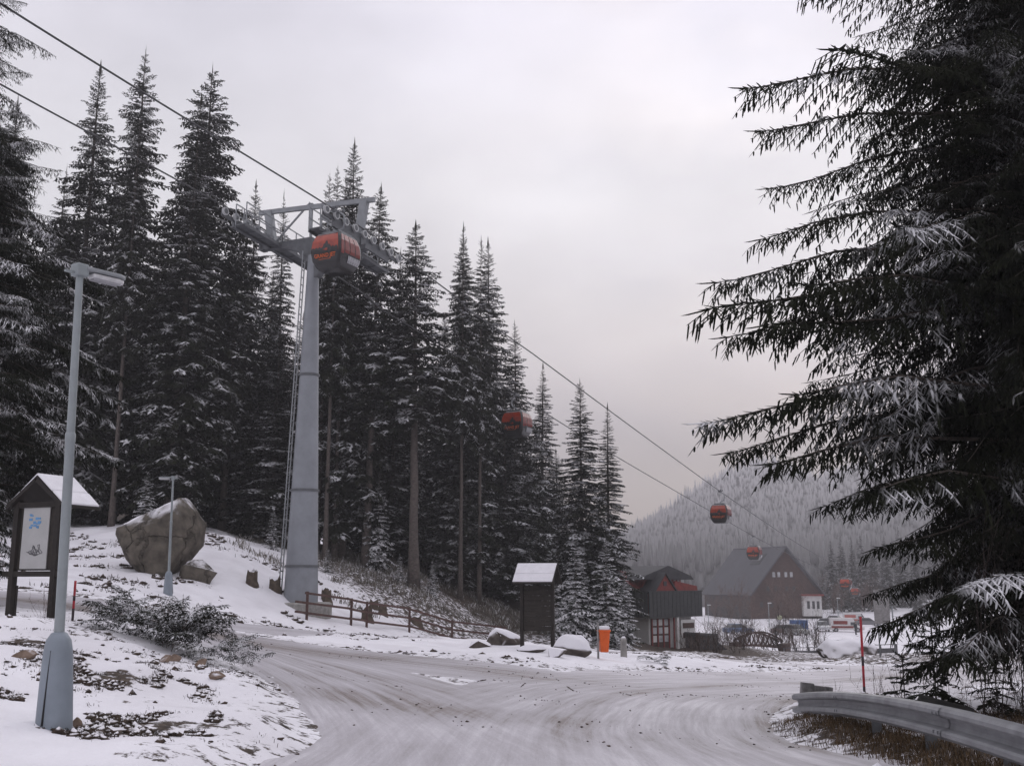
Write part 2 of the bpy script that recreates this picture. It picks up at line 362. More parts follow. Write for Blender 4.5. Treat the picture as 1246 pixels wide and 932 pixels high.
# ---- the road sheet: packed grey snow with tyre streaks that follow each carriageway
keep = (RD > -0.75) & (GY < 130) & (GY > -12)
fc = grid_faces(len(gx), len(gy)); fk = fc[keep.ravel()[fc].any(1)]
used = np.unique(fk); remap = np.full(GX.size, -1); remap[used] = np.arange(len(used))
rx = GX.ravel()[used]; ry = GY.ravel()[used]; rz = GB.ravel()[used] - 0.004 + 0.008 * fbm(rx * 1.4, ry * 1.4, 3) - 0.05 * sstep(0.0, -0.7, RD.ravel()[used])
def road_material():
    m, t, b = newmat('packed_snow_road'); n = t.nodes.new; l = t.links.new
    tcn = n('ShaderNodeTexCoord'); tot = None; wsum = None
    for k in range(4):
        at = n('ShaderNodeAttribute'); at.attribute_name = 'track%d' % k
        sp = n('ShaderNodeSeparateXYZ'); l(at.outputs['Vector'], sp.inputs[0])
        cb = n('ShaderNodeCombineXYZ')
        for i, f_ in ((0, 0.20), (1, 4.6)):
            mu = n('ShaderNodeMath'); mu.operation = 'MULTIPLY'; mu.inputs[1].default_value = f_; l(sp.outputs[i], mu.inputs[0]); l(mu.outputs[0], cb.inputs[i])
        cb.inputs[2].default_value = 3.7 * k
        no = n('ShaderNodeTexNoise'); no.inputs['Scale'].default_value = 1.0; no.inputs['Detail'].default_value = 11; no.inputs['Roughness'].default_value = 0.72
        l(cb.outputs[0], no.inputs['Vector'])
        mm = n('ShaderNodeMath'); mm.operation = 'MULTIPLY'; l(no.outputs['Fac'], mm.inputs[0]); l(sp.outputs[2], mm.inputs[1])
        if tot is None: tot = mm.outputs[0]; wsum = sp.outputs[2]
        else:
            a1 = n('ShaderNodeMath'); l(tot, a1.inputs[0]); l(mm.outputs[0], a1.inputs[1]); tot = a1.outputs[0]
            a2 = n('ShaderNodeMath'); l(wsum, a2.inputs[0]); l(sp.outputs[2], a2.inputs[1]); wsum = a2.outputs[0]
    dv = n('ShaderNodeMath'); dv.operation = 'DIVIDE'; l(tot, dv.inputs[0]); l(wsum, dv.inputs[1])
    big = n('ShaderNodeTexNoise'); big.inputs['Scale'].default_value = 0.28; big.inputs['Detail'].default_value = 5; l(tcn.outputs['Object'], big.inputs['Vector'])
    ad = n('ShaderNodeMath'); ad.operation = 'MULTIPLY_ADD'; ad.inputs[1].default_value = 0.45; l(big.outputs['Fac'], ad.inputs[0]); l(dv.outputs[0], ad.inputs[2])
    mudA = n('ShaderNodeAttribute'); mudA.attribute_name = 'mud'
    ad2 = n('ShaderNodeMath'); ad2.operation = 'MULTIPLY_ADD'; ad2.inputs[1].default_value = -0.27; l(mudA.outputs['Fac'], ad2.inputs[0]); l(ad.outputs[0], ad2.inputs[2])
    cr = n('ShaderNodeValToRGB'); ee = cr.color_ramp.elements
    ee[0].position = 0.38; ee[0].color = (0.15, 0.125, 0.115, 1); ee[1].position = 0.95; ee[1].color = (0.70, 0.685, 0.715, 1)
    for p, c in ((0.50, (0.27, 0.24, 0.235)), (0.60, (0.385, 0.366, 0.387)), (0.72, (0.475, 0.456, 0.487))):
        q = ee.new(p); q.color = (*c, 1)
    fn = n('ShaderNodeTexNoise'); fn.inputs['Scale'].default_value = 26; fn.inputs['Detail'].default_value = 6; fn.inputs['Roughness'].default_value = .7; l(tcn.outputs['Object'], fn.inputs['Vector'])
    ad3 = n('ShaderNodeMath'); ad3.operation = 'MULTIPLY_ADD'; ad3.inputs[1].default_value = 0.24; l(fn.outputs['Fac'], ad3.inputs[0]); l(ad2.outputs[0], ad3.inputs[2])
    ad4 = n('ShaderNodeMath'); ad4.operation = 'SUBTRACT'; ad4.inputs[1].default_value = 0.12; l(ad3.outputs[0], ad4.inputs[0])
    l(ad4.outputs[0], cr.inputs[0])
    # grit and small dark clods
    gn = n('ShaderNodeTexNoise'); gn.inputs['Scale'].default_value = 9.0; gn.inputs['Detail'].default_value = 10; gn.inputs['Roughness'].default_value = 0.8; l(tcn.outputs['Object'], gn.inputs['Vector'])
    ga = n('ShaderNodeMath'); ga.operation = 'MULTIPLY_ADD'; ga.inputs[1].default_value = 0.16; l(mudA.outputs['Fac'], ga.inputs[0]); l(gn.outputs['Fac'], ga.inputs[2])
    gm = n('ShaderNodeMapRange'); gm.interpolation_type = 'SMOOTHSTEP'; gm.inputs['From Min'].default_value = 0.66; gm.inputs['From Max'].default_value = 0.76; l(ga.outputs[0], gm.inputs['Value'])
    mxx = n('ShaderNodeMix'); mxx.data_type = 'RGBA'; l(gm.outputs[0], mxx.inputs['Factor']); l(cr.outputs[0], mxx.inputs['A']); mxx.inputs['B'].default_value = (0.11, 0.085, 0.07, 1)
    l(mxx.outputs['Result'], b.inputs['Base Color']); b.inputs['Roughness'].default_value = 0.6; b.inputs['Specular IOR Level'].default_value = 0.3
    bp = n('ShaderNodeBump'); bp.inputs['Strength'].default_value = 0.5; bp.inputs['Distance'].default_value = 0.05; l(ad4.outputs[0], bp.inputs['Height']); l(bp.outputs[0], b.inputs['Normal'])
    return m
me = raw('road', np.stack([rx, ry, rz], -1), remap[fk], road_material(), True)
for k, R in enumerate(ROADS):
    s, t_, w = road_st(R, rx, ry); wt = np.clip(w + 0.9 - np.abs(t_), 0.0, 2) ** 2 * (1.0, .8, .8, .55)[k] + 1e-4
    a = me.attributes.new('track%d' % k, 'FLOAT_VECTOR', 'POINT'); a.data.foreach_set('vector', np.stack([s, t_, wt], -1).astype(np.float32).ravel())
# grit thrown between the wheel tracks and where the side road joins
s0, t0, w0 = road_st(ROADS[0], rx, ry)
mud = 0.55 * np.exp(-((t_ * 0 + t0 - 0.2) / 0.35) ** 2) * sstep(9, 14, ry) + 0.8 * np.exp(-((t0 + 2.9) / 0.45) ** 2) * sstep(11, 13, ry) * sstep(30, 22, ry)
s3, t3, w3 = road_st(ROADS[3], rx, ry); s1, t1, w1 = road_st(ROADS[1], rx, ry)
mud = mud + 0.8 * np.clip(1 - np.abs(t3) / 3.0, 0, 1) * sstep(4, 0, rx) + 0.45 * np.clip(1 - np.abs(t1) / 2.4, 0, 1) * sstep(13, 18, ry)
mud = mud + 0.5 * blob(rx, ry, -1.5, 15.5, 1.6)
a = me.attributes.new('mud', 'FLOAT', 'POINT'); a.data.foreach_set('value', np.clip(mud, 0, 1).astype(np.float32))
road = link(bpy.data.objects.new('road', me)); tag(road, 'grey packed snow road with tyre tracks at a junction', kind='structure')

# ================================================================ far hill with its wood
def hill_z(x, y):
    r = np.hypot(x, y); az = np.arctan2(x, y)
    pxl = CX + F * np.tan(az) / 1.0                     # where it stands along the skyline
    top = np.interp(pxl, [420, 640, 760, 800, 850, 900, 935, 965, 990, 1030, 1100, 1250, 1500], [8, 22, 42, 56, 78, 93, 97, 91, 85, 91, 98, 100, 96])
    f = sstep(250, 760, r)
    return -6.5 + (0.86 * top - 8 + 5 * fbm(x * .012, y * .012, 3)) * (0.35 * f + 0.65 * f * f) - 40 * sstep(820, 1150, r) + 2.2 * fbm(x * .03, y * .03, 3) * f
hx = np.linspace(-220, 900, 110); hy = np.linspace(255, 1150, 90); HX, HY = np.meshgrid(hx, hy)
m_hill = snowy('hill_snow', (0.07, 0.063, 0.058), (0.14, 0.13, 0.125), 0.1, 0.6, 0.55, 0.05, coord='Object', snow=(.62, .60, .62))
hill = link(bpy.data.objects.new('hill', raw('hill', np.stack([HX, HY, hill_z(HX, HY)], -1).reshape(-1, 3), grid_faces(110, 90), m_hill, True)))
tag(hill, 'snowy wooded hillside fading into the mist', kind='structure')
m_frost = snowy('frosted_trees', (0.09, 0.09, 0.092), (0.15, 0.147, 0.15), -.05, 0.7, 0.68, 0.12, coord='Object', snow=(0.62, 0.60, 0.62))
def frost_line(m, lo, hi):
    # rime gets heavier with height
    t = m.node_tree; n = t.nodes.new; l = t.links.new; mixn = [x for x in t.nodes if x.type == 'MIX'][0]
    tcn = n('ShaderNodeTexCoord'); sp = n('ShaderNodeSeparateXYZ'); l(tcn.outputs['Object'], sp.inputs[0])
    mr_ = n('ShaderNodeMapRange'); mr_.inputs['From Min'].default_value = 8; mr_.inputs['From Max'].default_value = 85; l(sp.outputs['Z'], mr_.inputs['Value'])
    r = n('ShaderNodeValToRGB'); r.color_ramp.elements[0].color = (*lo, 1); r.color_ramp.elements[1].color = (*hi, 1); l(mr_.outputs[0], r.inputs[0]); l(r.outputs[0], mixn.inputs['B'])
frost_line(m_frost, (0.18, 0.177, 0.18), (0.72, 0.70, 0.72)); frost_line(m_hill, (0.2, 0.195, 0.2), (0.7, 0.68, 0.7))
def far_wood():
    n = 24000; az = RNG.uniform(0.02, 0.66, n); r = np.sqrt(RNG.uniform(255 ** 2, 860 ** 2, n))
    x = r * np.sin(az); y = r * np.cos(az); z = hill_z(x, y)
    ok = (y > 262) & (RNG.random(n) < 0.55 + 0.45 * sstep(-.5, .3, fbm(x * .02 + 3, y * .02, 3)))
    x, y, z, r = x[ok], y[ok], z[ok], r[ok]; n = len(x)
    h = RNG.uniform(7, 20, n) * (1 - 0.2 * (r > 700)); w = h * RNG.uniform(.075, .125, n); k = 5; V = []; Fc = []
    tiers = [(0.02, 1.0, 0.5), (0.3, .78, .78), (0.58, .5, 1.0)]
    off = 0
    for z0, rw, z1 in tiers:
        ang = RNG.uniform(0, 6.28, n)[:, None] + np.arange(k)[None] * 2 * np.pi / k
        rr = (w * rw)[:, None] * RNG.uniform(.65, 1.2, (n, k))
        ring = np.stack([x[:, None] + rr * np.cos(ang), y[:, None] + rr * np.sin(ang), (z + h * z0)[:, None] + RNG.uniform(-.04, .04, (n, k)) * h[:, None]], -1)
        apex = np.stack([x + RNG.uniform(-.15, .15, n), y, z + h * z1], -1)[:, None]
        V.append(np.concatenate([ring, apex], 1).reshape(-1, 3))
        b = off + np.arange(n)[:, None] * (k + 1); i = np.arange(k)
        Fc.append(np.stack([b + i, b + (i + 1) % k, np.broadcast_to(b + k, (n, k))], -1).reshape(-1, 3)); off += n * (k + 1)
    o = link(bpy.data.objects.new('hillside_forest', raw('hillside_forest', np.concatenate(V), np.concatenate(Fc), m_frost)))
    tag(o, 'frosted spruce wood covering the hill across the valley', 'forest', kind='stuff')
far_wood()

# ================================================================ spruces
m_bark = paint('spruce_bark', (0.10, 0.082, 0.07), 0.9, var=0.35, scale=9, bump=0.02)
m_bark_pale = paint('spruce_bark_grey', (0.12, 0.10, 0.09), 0.9, var=0.35, scale=7, bump=0.02)
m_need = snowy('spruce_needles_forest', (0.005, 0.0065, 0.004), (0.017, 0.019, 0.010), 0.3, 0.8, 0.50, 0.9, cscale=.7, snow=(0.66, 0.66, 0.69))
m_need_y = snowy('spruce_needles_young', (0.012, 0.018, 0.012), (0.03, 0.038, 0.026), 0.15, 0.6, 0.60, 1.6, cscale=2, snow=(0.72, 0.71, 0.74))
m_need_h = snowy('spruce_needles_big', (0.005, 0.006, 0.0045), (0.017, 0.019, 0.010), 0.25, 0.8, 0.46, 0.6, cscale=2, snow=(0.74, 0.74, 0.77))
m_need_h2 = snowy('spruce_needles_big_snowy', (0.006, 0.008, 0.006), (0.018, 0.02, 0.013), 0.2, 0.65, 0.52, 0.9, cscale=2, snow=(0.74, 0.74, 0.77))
def rot_to(d):
    """rows: forward d, side, up"""
    d = d / np.linalg.norm(d); s = np.cross((0, 0, 1.), d); n = np.linalg.norm(s); s = np.array((0, 1., 0)) if n < 1e-5 else s / n
    return d, s, np.cross(d, s)
class Twigs:
    """tent-shaped needle sprays: a ridge with two flanks"""
    def __init__(s, finger=False): s.q = []; s.finger = finger
    def add(s, a, b, w, sag=0.5, mid=0.45):
        s.q.append((*a, *b, w, sag, mid))
    def arrays(s):
        Q = np.array(s.q); A = Q[:, 0:3]; B = Q[:, 3:6]; w = Q[:, 6:7]; sag = Q[:, 7:8]; mid = Q[:, 8:9]
        d = B - A; d /= np.linalg.norm(d, axis=1, keepdims=True) + 1e-9
        sd_ = np.cross(np.broadcast_to((0, 0, 1.0), d.shape), d); nn = np.linalg.norm(sd_, axis=1, keepdims=True)
        sd_ = np.where(nn < 0.05, np.broadcast_to((0, 1., 0), d.shape), sd_ / (nn + 1e-9)); up = np.cross(d, sd_)
        if s.finger:
            D = B - A; o1 = sd_ * w - up * w * sag; o2 = -sd_ * w - up * w * sag
            V = np.stack([A, A + D * .15 + o1, A + D * .74 + o1 * .8, B, A + D * .74 + o2 * .8, A + D * .15 + o2], 1); n = len(Q); b = np.arange(n)[:, None] * 6
            return V.reshape(-1, 3), np.concatenate([b + np.array([[0, 2, 1]]), b + np.array([[0, 3, 2]]), b + np.array([[0, 4, 3]]), b + np.array([[0, 5, 4]])], 1).reshape(-1, 3)
        M = A + (B - A) * mid; L = M + sd_ * w - up * w * sag; R = M - sd_ * w - up * w * sag
        V = np.stack([A, L, B, R], 1); n = len(Q); b = np.arange(n)[:, None] * 4
        return V.reshape(-1, 3), np.concatenate([b + np.array([[0, 2, 1]]), b + np.array([[0, 3, 2]])], 1).reshape(-1, 3)
def make_branch(L, droop, side_sp, side_len, twig_sp, twig_len, w, rng, hang=0.6, lift=0.15, taper=0.7, first=0.12, finger=False, axis=None):
    """one bough along +x with drooping side sprays; returns verts, tris of needle sprays"""
    T = Twigs(finger)
    def ax(t): return np.array((L * t * (1 - .04 * t), 0.07 * L * math.sin(2.9 * t + wob), 0.016 * L * math.sin(9 * t + wob) + L * (lift * t - droop * t * t + 0.35 * droop * t ** 3)))
    wob = rng.uniform(0, 6)
    t = first; sgn = 1
    while t < 0.985:
        p = ax(t); tg = ax(min(t + .03, 1)) - ax(t - .03); d, s, u = rot_to(tg)
        l = side_len * ((1 - t) ** taper) * (0.35 + 0.65 * min(1, (t - first) / .25 + .3)) * rng.uniform(.55, 1.2) + twig_len * .8
        fw = rng.uniform(.45, .95); sg = sgn * rng.uniform(.7, 1.1); hg = hang * rng.uniform(.5, 1.4)
        dirv = d * fw + s * sg - np.array((0, 0, hg)) * .35; dirv /= np.linalg.norm(dirv)
        k = max(1, int(l / (twig_len * 1.1))); prev = p.copy(); seg = l / k
        for j in range(k):
            dv = dirv - np.array((0, 0, hg * 0.38 * j * seg * 2.0)); dv /= np.linalg.norm(dv)
            nx_ = prev + dv * seg; T.add(prev, nx_, w * rng.uniform(.8, 1.2), .5)
            dd, ss, uu = rot_to(dv); nt = max(1, int(seg / twig_sp))
            for m in range(nt):
                for q in (1, -1):
                    if rng.random() < .12: continue
                    a = prev + dv * seg * (m + rng.uniform(.1, .9)) / nt
                    tv = dd * rng.uniform(.3, .9) + ss * q * rng.uniform(.4, .9) - np.array((0, 0, hang * rng.uniform(.3, 1.5)))
                    tv /= np.linalg.norm(tv); T.add(a, a + tv * twig_len * rng.uniform(.4, 1.4) * (1 - .4 * j / k), w * rng.uniform(.55, 1.25), .55)
            prev = nx_
        if finger:
            for q in (1, -1, 0):
                tv = d * rng.uniform(.6, 1.0) + s * q * rng.uniform(.3, .8) + np.array((0, 0, rng.uniform(-.35, .3))); tv /= np.linalg.norm(tv); T.add(p, p + tv * twig_len * rng.uniform(.5, 1.0), w, .5)
        sgn = -sgn; t += side_sp / L * rng.uniform(.7, 1.3)
    if axis is not None: axis += [ax(t) for t in (0, .2, .4, .6, .8, .92)]
    # the leader of the bough and its bare inner wood
    for t in np.arange(0.0, 1.0, 0.08): T.add(ax(t), ax(t + .085), (w * .55 if t < first + .1 else w * (1.5 if finger else 1)), .8)
    return T.arrays()
def curve_tip(L, droop, lift): return lift - droop + .35 * droop
def place(V, az, el, s, org):
    c, sn = math.cos(el), math.sin(el); ca, sa = math.cos(az), math.sin(az)
    x = V[:, 0] * c - V[:, 2] * sn; z = V[:, 0] * sn + V[:, 2] * c; y = V[:, 1]
    return np.stack([x * ca - y * sa, x * sa + y * ca, z], -1) * s + org
def trunk_mesh(name, H, r, mat, lean=0.0, seed=0, flare=1.5):
    mb = MB(); rs = random.Random(seed); pts = []; rad = []
    for i in range(15):
        t = i / 14; pts.append((rs.uniform(-.03, .03) * r * 3 + lean * t * t, rs.uniform(-.03, .03) * r * 3, -0.6 + (H + .6) * t)); rad.append(max(.012, r * (1 - t) ** .85 * (flare if i == 0 else (1 + (flare - 1) * .35 if i == 1 else 1))))
    mb.tube(pts, rad, 9); return mb.mesh(name, mat, True)
def spruce_meshes(name, H, R, start, seed, whorl=0.46, nb=7, needle=None, bark=None, radius=None, side=.75, fine=1.0, shape=.8, gap=.1, droopy=1.0, ragged=.25):
    """trunk and crown mesh of one spruce"""
    rng = np.random.default_rng(seed); lib = []
    for i in range(7):
        lib.append(make_branch(1.0, rng.uniform(.32, .55) * droopy, .075 * fine, .38 * side, .055 * fine, .13, .032 * fine, rng, hang=.75 * droopy, lift=.2))
    top = []
    for i in range(3): top.append(make_branch(1.0, .2, .11 * fine, .42 * side, .1 * fine, .16, .045 * fine, rng, hang=.25, lift=.35))
    VV = []; FF = []; off = 0
    z = start * H; az0 = rng.uniform(0, 6)
    while z < H * .985:
        t = (z - start * H) / (H * (1 - start)); rel = max(0.02, 1 - z / H)
        l0 = R * (1 - t) ** shape * (0.72 + .28 * min(1, t / .12)) + .12
        k = nb if t < .88 else 5
        for j in range(k):
            if rng.random() < gap: continue
            az = az0 + j * 2 * math.pi / k + rng.uniform(-.3, .3); l = l0 * rng.uniform(1 - ragged * 1.4, 1 + ragged)
            src = top[rng.integers(3)] if t > .86 else lib[rng.integers(7)]
            el = np.interp(t, [0, .35, .7, .9, 1], [-.42, -.22, .0, .25, .7]) * 1.0 + rng.uniform(-.12, .12)
            V = place(src[0], az, el, l, np.array((0, 0, z + rng.uniform(-.25, .25) * whorl)))
            VV.append(V); FF.append(src[1] + off); off += len(V)
        az0 += 1.1 + rng.uniform(-.3, .3); z += whorl * (0.55 + .6 * (1 - t)) * rng.uniform(.8, 1.25)
    T = Twigs(); T.add((0, 0, H * .965), (0, 0, H * 1.012), .05 * H / 30 + .02, .3)
    V, Fq = T.arrays(); VV.append(V); FF.append(Fq + off)
    crown = raw(name + '_crown', np.concatenate(VV), np.concatenate(FF), needle or m_need)
    return trunk_mesh(name + '_trunk', H, radius or H * .0085, bark or m_bark, seed=seed), crown
def stand(meshes, name, loc, scale, rz, label, group=None, cat='tree', sxy=1.0, tilt=(0, 0)):
    e = empty(name, loc, rz, label, cat, group); e.scale = (scale * sxy, scale * sxy, scale); e.rotation_euler = (tilt[0], tilt[1], rz)
    link(bpy.data.objects.new('trunk', meshes[0]), e); link(bpy.data.objects.new('crown', meshes[1]), e)
    return e
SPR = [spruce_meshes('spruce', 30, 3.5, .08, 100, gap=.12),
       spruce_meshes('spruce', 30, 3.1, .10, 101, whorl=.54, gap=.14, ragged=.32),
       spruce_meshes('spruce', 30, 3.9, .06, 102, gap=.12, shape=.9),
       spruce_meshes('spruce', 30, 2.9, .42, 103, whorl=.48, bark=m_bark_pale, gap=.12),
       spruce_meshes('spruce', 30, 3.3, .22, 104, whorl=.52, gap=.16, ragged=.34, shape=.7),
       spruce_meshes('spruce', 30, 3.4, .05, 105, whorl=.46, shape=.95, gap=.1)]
YNG = [spruce_meshes('young_spruce', 8, 1.75, .03, 110, whorl=.34, nb=7, needle=m_need_y, fine=1.35, shape=.9, droopy=.7, gap=.05),
       spruce_meshes('young_spruce', 8, 1.9, .03, 111, whorl=.38, nb=6, needle=m_need_y, fine=1.5, shape=.85, droopy=.6, gap=.08)]
# (top x, top y in the photograph, distance, variant, crown width factor, label)
FOREST = [
    (28, 112, 57, 0, .92, 'broad snow-dusted spruce behind the left notice board, lower than its two neighbours'),
    (122, 78, 60, 2, .95, 'tall dense dark spruce rising behind the near street lamp'),
    (175, 55, 62, 1, .95, 'tallest slender spruce with open upper branches, left of the boulder trees'),
    (236, 112, 58, 0, .9, 'spruce tucked against a taller one just right of the boulder'),
    (263, 72, 61, 4, 1.0, 'tall ragged spruce with thick top standing behind the boulder'),
    (316, 222, 66, 1, .85, 'snow-dusted spruce behind the far end of the tower crossarm'),
    (350, 232, 74, 5, .7, 'thin spruce top showing above the tower gantry'),
    (430, 163, 64, 0, .85, 'tall spruce just right of the lift tower head'),
    (457, 220, 63, 3, .95, 'slim spruce with long bare trunk right of the lift tower'),
    (486, 300, 70, 5, .8, 'shorter spruce filling the gap between two bare-trunked ones'),
    (511, 264, 61.5, 3, 1.25, 'conical spruce on a long bare trunk above the fence'),
    (568, 285, 70, 1, .95, 'open-branched spruce behind the middle of the fence'),
    (600, 290, 76, 2, .9, 'tall spruce with feathery top behind the end of the fence'),
    (630, 388, 76, 2, .9, 'lower broad spruce beside the second red gondola cabin'),
    (657, 440, 80, 5, .95, 'spruce at the forest edge behind the second red gondola cabin'),
    (706, 460, 66, 0, .9, 'pointed spruce behind the plank notice board, taller of a pair'),
    (736, 490, 70, 5, .85, 'pointed spruce beside the red dormered lodge, shorter of a pair'),
    (75, 200, 66, 5, .9, None), (205, 250, 68, 2, .9, None), (390, 330, 72, 0, .9, None), (540, 380, 78, 0, .9, None), (286, 300, 70, 2, .9, None),
    (330, 330, 69, 0, .9, None), (-10, 150, 64, 2, 1., None), (150, 260, 72, 0, 1., None), (680, 545, 82, 2, .9, None), (470, 390, 76, 2, .9, None), (410, 400, 68, 4, .9, None), (590, 430, 78, 0, .95, None), (640, 520, 86, 2, .9, None),
    (100, 330, 76, 2, 1.0, None), (245, 330, 78, 0, 1., None), (-40, 120, 60, 0, 1., None), (368, 380, 80, 2, 1.1, None), (520, 460, 84, 2, 1.1, None), (440, 430, 84, 5, 1.1, None), (300, 420, 84, 5, 1.1, None),
    (60, 300, 62, 2, 1.0, None), (215, 300, 64, 5, 1., None), (340, 400, 64, 2, 1., None), (480, 420, 68, 0, 1., None), (555, 450, 70, 2, 1., None), (615, 480, 74, 5, 1., None), (20, 260, 70, 5, 1., None), (130, 380, 62, 5, .9, None), (290, 250, 64, 4, .9, None)]
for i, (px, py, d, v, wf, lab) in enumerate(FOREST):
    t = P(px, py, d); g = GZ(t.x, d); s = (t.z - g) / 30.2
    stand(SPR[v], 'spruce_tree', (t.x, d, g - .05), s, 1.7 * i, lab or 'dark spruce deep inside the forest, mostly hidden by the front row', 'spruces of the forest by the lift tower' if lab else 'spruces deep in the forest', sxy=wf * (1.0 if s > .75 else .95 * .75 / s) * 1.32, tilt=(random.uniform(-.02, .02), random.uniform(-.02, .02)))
# young spruces
YOUNG = [(700, 645, 58, 0, 1.0, 'snowy young spruce behind the plank notice board'), (737, 655, 60, 1, 1.1, 'snowy young spruce behind the orange bin'), (760, 690, 62, 0, 1.0, 'small snowy spruce leaning to the red dormered lodge'), (676, 690, 62, 1, 1.1, 'small dark spruce just left of the plank notice board roof'),
         (333, 617, 58, 1, 1.0, 'young snowy spruce left of the lift tower foot'), (399, 664, 57, 1, 1.1, 'tiny snow-laden spruce right of the lift tower foot'), (462, 575, 63, 0, .9, 'young spruce between the two bare trunks'),
         (527, 680, 62, 0, 1.0, 'small snowy spruce right of the bare trunk above the fence'), (487, 672, 61, 1, 1., 'small snowy spruce left of the bare trunk above the fence'), (180, 572, 50, 1, 1.0, 'young snowy spruce peeping over the boulder')]
for i, (px, py, d, v, wf, lab) in enumerate(YOUNG):
    t = P(px, py, d); g = GZ(t.x, d); s = max(.12, (t.z - g) / 8.05)
    stand(YNG[v], 'young_spruce', (t.x, d, g - .03), s, 2.3 * i, lab, 'young spruces at the forest edge', sxy=wf)
# spruces by the valley car park
VAL = [(1010, 655, 235, 0), (1022, 652, 240, 2), (1035, 650, 238, 5), (1046, 648, 245, 0), (1000, 690, 250, 5), (1060, 655, 236, 2), (1075, 650, 240, 0), (1092, 640, 250, 2), (1110, 648, 240, 5)]
for i, (px, py, d, v) in enumerate(VAL):
    t = P(px, py, d); g = -5.6; s = (t.z - g) / 30.2
    stand(SPR[v], 'spruce_tree', (t.x, d, g), s, 1.1 * i, 'grey hazy spruce standing beyond the car park beside the big chalet', 'spruces beyond the car park', sxy=1.25)
# bare trunks in the shade of the forest edge
BARE = [(395, 690, 61.5, .16, 'thin bare trunk beside a thicker one in the forest edge'), (406, 692, 63, .13, None), (560, 727, 66, .11, None), (385, 688, 64, .15, None), (583, 735, 68, .16, None), (135, 645, 57, .22, None)]
for i, (px, py, d, r, lab) in enumerate(BARE):
    q = P(px, py, d); e = stand(SPR[3], 'spruce_tree', (q.x, d, GZ(q.x, d) - .1), r / .255 if False else .82, 2 * i + .4, lab or 'bare-trunked spruce inside the forest edge', 'bare-trunked spruces at the forest edge', sxy=.72)

# ---- the great spruce on the right and its kin
def great_spruce():
    rng = np.random.default_rng(5)
    T0 = Vector((8.0, 14.8, 0)); T0.z = GZ(T0.x, T0.y) - .1; H = 24.0
    lib = []
    for i in range(6):
        L = 4.5; dr = rng.uniform(.26, .42); lf = rng.uniform(.10, .2)
        axl = []; lib.append((make_branch(L, dr, .07, 1.2, .064, .165, .0125, rng, hang=rng.uniform(.7, 1.3), lift=lf, taper=.6, first=.12, finger=True, axis=axl), L, curve_tip(L, dr, lf), np.array(axl)))
    for i in range(6):
        L = 4.5; dr = rng.uniform(.28, .46); lf = rng.uniform(.08, .2); axl = []
        lib.append((make_branch(L, dr, .10, 1.35, .085, .21, .020, rng, hang=rng.uniform(.8, 1.3), lift=lf, taper=.6, first=.06, axis=axl), L, curve_tip(L, dr, lf), np.array(axl)))
    VV = []; FF = []; off = 0; wood = MB()
    def put(az, el, s, z, k):
        nonlocal off
        (V, Fq), L, ct, axl = lib[k]; q = place(V, az, el, s, np.array((0, 0, z))); VV.append(q); FF.append(Fq + off); off += len(q)
        pts = place(axl, az, el, s, np.array((0, 0, z)))
        wood.tube([tuple(p) for p in pts], [.045 * s + .01, .035 * s, .024 * s, .016 * s, .010 * s, .005], 5, False)
    # boughs whose tips show against the sky: tip x, tip y, distance
    for px, py, d in [(908, 64, 13.6), (925, 150, 14.5), (930, 268, 14.0), (868, 338, 14.6), (832, 381, 13.4), (858, 500, 13.8), (880, 520, 15.2), (1003, 590, 14.2), (1042, 668, 13.6), (1030, 610, 15.4), (965, -10, 13.8), (1080, 765, 13.2), (1110, 775, 14.4),
                      (930, 215, 15.6), (905, 430, 12.8), (945, 545, 13.0), (1060, 712, 15), (1130, 810, 12.9), (880, 400, 15.0), (985, 90, 12.4), (1000, 330, 11.9), (985, 470, 12.2), (1080, 600, 11.8), (1090, 250, 11.6), (1150, 700, 11.6), (1180, 800, 12.2)]:
        py = py + 6; tip = P(px, py, d) - T0; az = math.atan2(tip.y, tip.x); l = math.hypot(tip.x, tip.y); k = int(rng.integers(6)); s = l / (4.5 * .96)
        put(az, rng.uniform(-.05, .05), s, tip.z - lib[k][2] * 4.5 * s, k)
    z = 2.3
    while z < H - .8:
        t = z / H; R = 4.9 * (1 - t) ** .7
        n = 22 if z < 12 else 6
        for j in range(n):
            az = rng.uniform(0, 2 * math.pi); s = R * rng.uniform(.62, 1.04) / 4.5
            if math.cos(az - math.radians(200)) > -.2: s *= float(np.interp(z, [2.3, 3.2, 4.6, 5.4, 7.5, 9], [.60, .66, .80, .92, .98, .9]))
            put(az, np.interp(t, [0, .3, .8, 1], [-.3, -.12, .15, .6]) + rng.uniform(-.1, .1), s, z + rng.uniform(-.2, .2), 6 + int(rng.integers(6)) if rng.random() < .9 else int(rng.integers(6)))
        z += (.42 if z < 12 else .9)
    crown = raw('crown', np.concatenate(VV), np.concatenate(FF), m_need_h)
    tr0 = trunk_mesh('trunk', H, .30, m_bark, seed=3)
    wood.add([v.co for v in tr0.vertices], [tuple(p.vertices) for p in tr0.polygons])
    return T0, (wood.mesh('trunk', m_bark, True), crown)
GT0, GREAT = great_spruce()
for loc, rz, s, lab, grp in ((GT0, 0, 1, 'huge dark spruce with snow-edged drooping boughs beside the crash barrier', None),
                             (Vector((13.5, 21.5, 0)), 2.2, 1.05, 'second big spruce standing behind the huge one by the crash barrier', None),
                             (Vector((-13.1, 22.8, 0)), 4.0, .92, 'large spruce with snow-lined hanging branches behind the left notice board', None)):
    if rz: loc.z = GZ(loc.x, loc.y) - .1
    e_ = stand(GREAT, 'spruce_tree', loc, s, rz, lab, grp)
    if rz == 4.0:                                           # this one carries more snow
        for c_ in e_.children:
            if c_.name.startswith('crown'): c_.material_slots[0].link = 'OBJECT'; c_.material_slots[0].material = m_need_h2

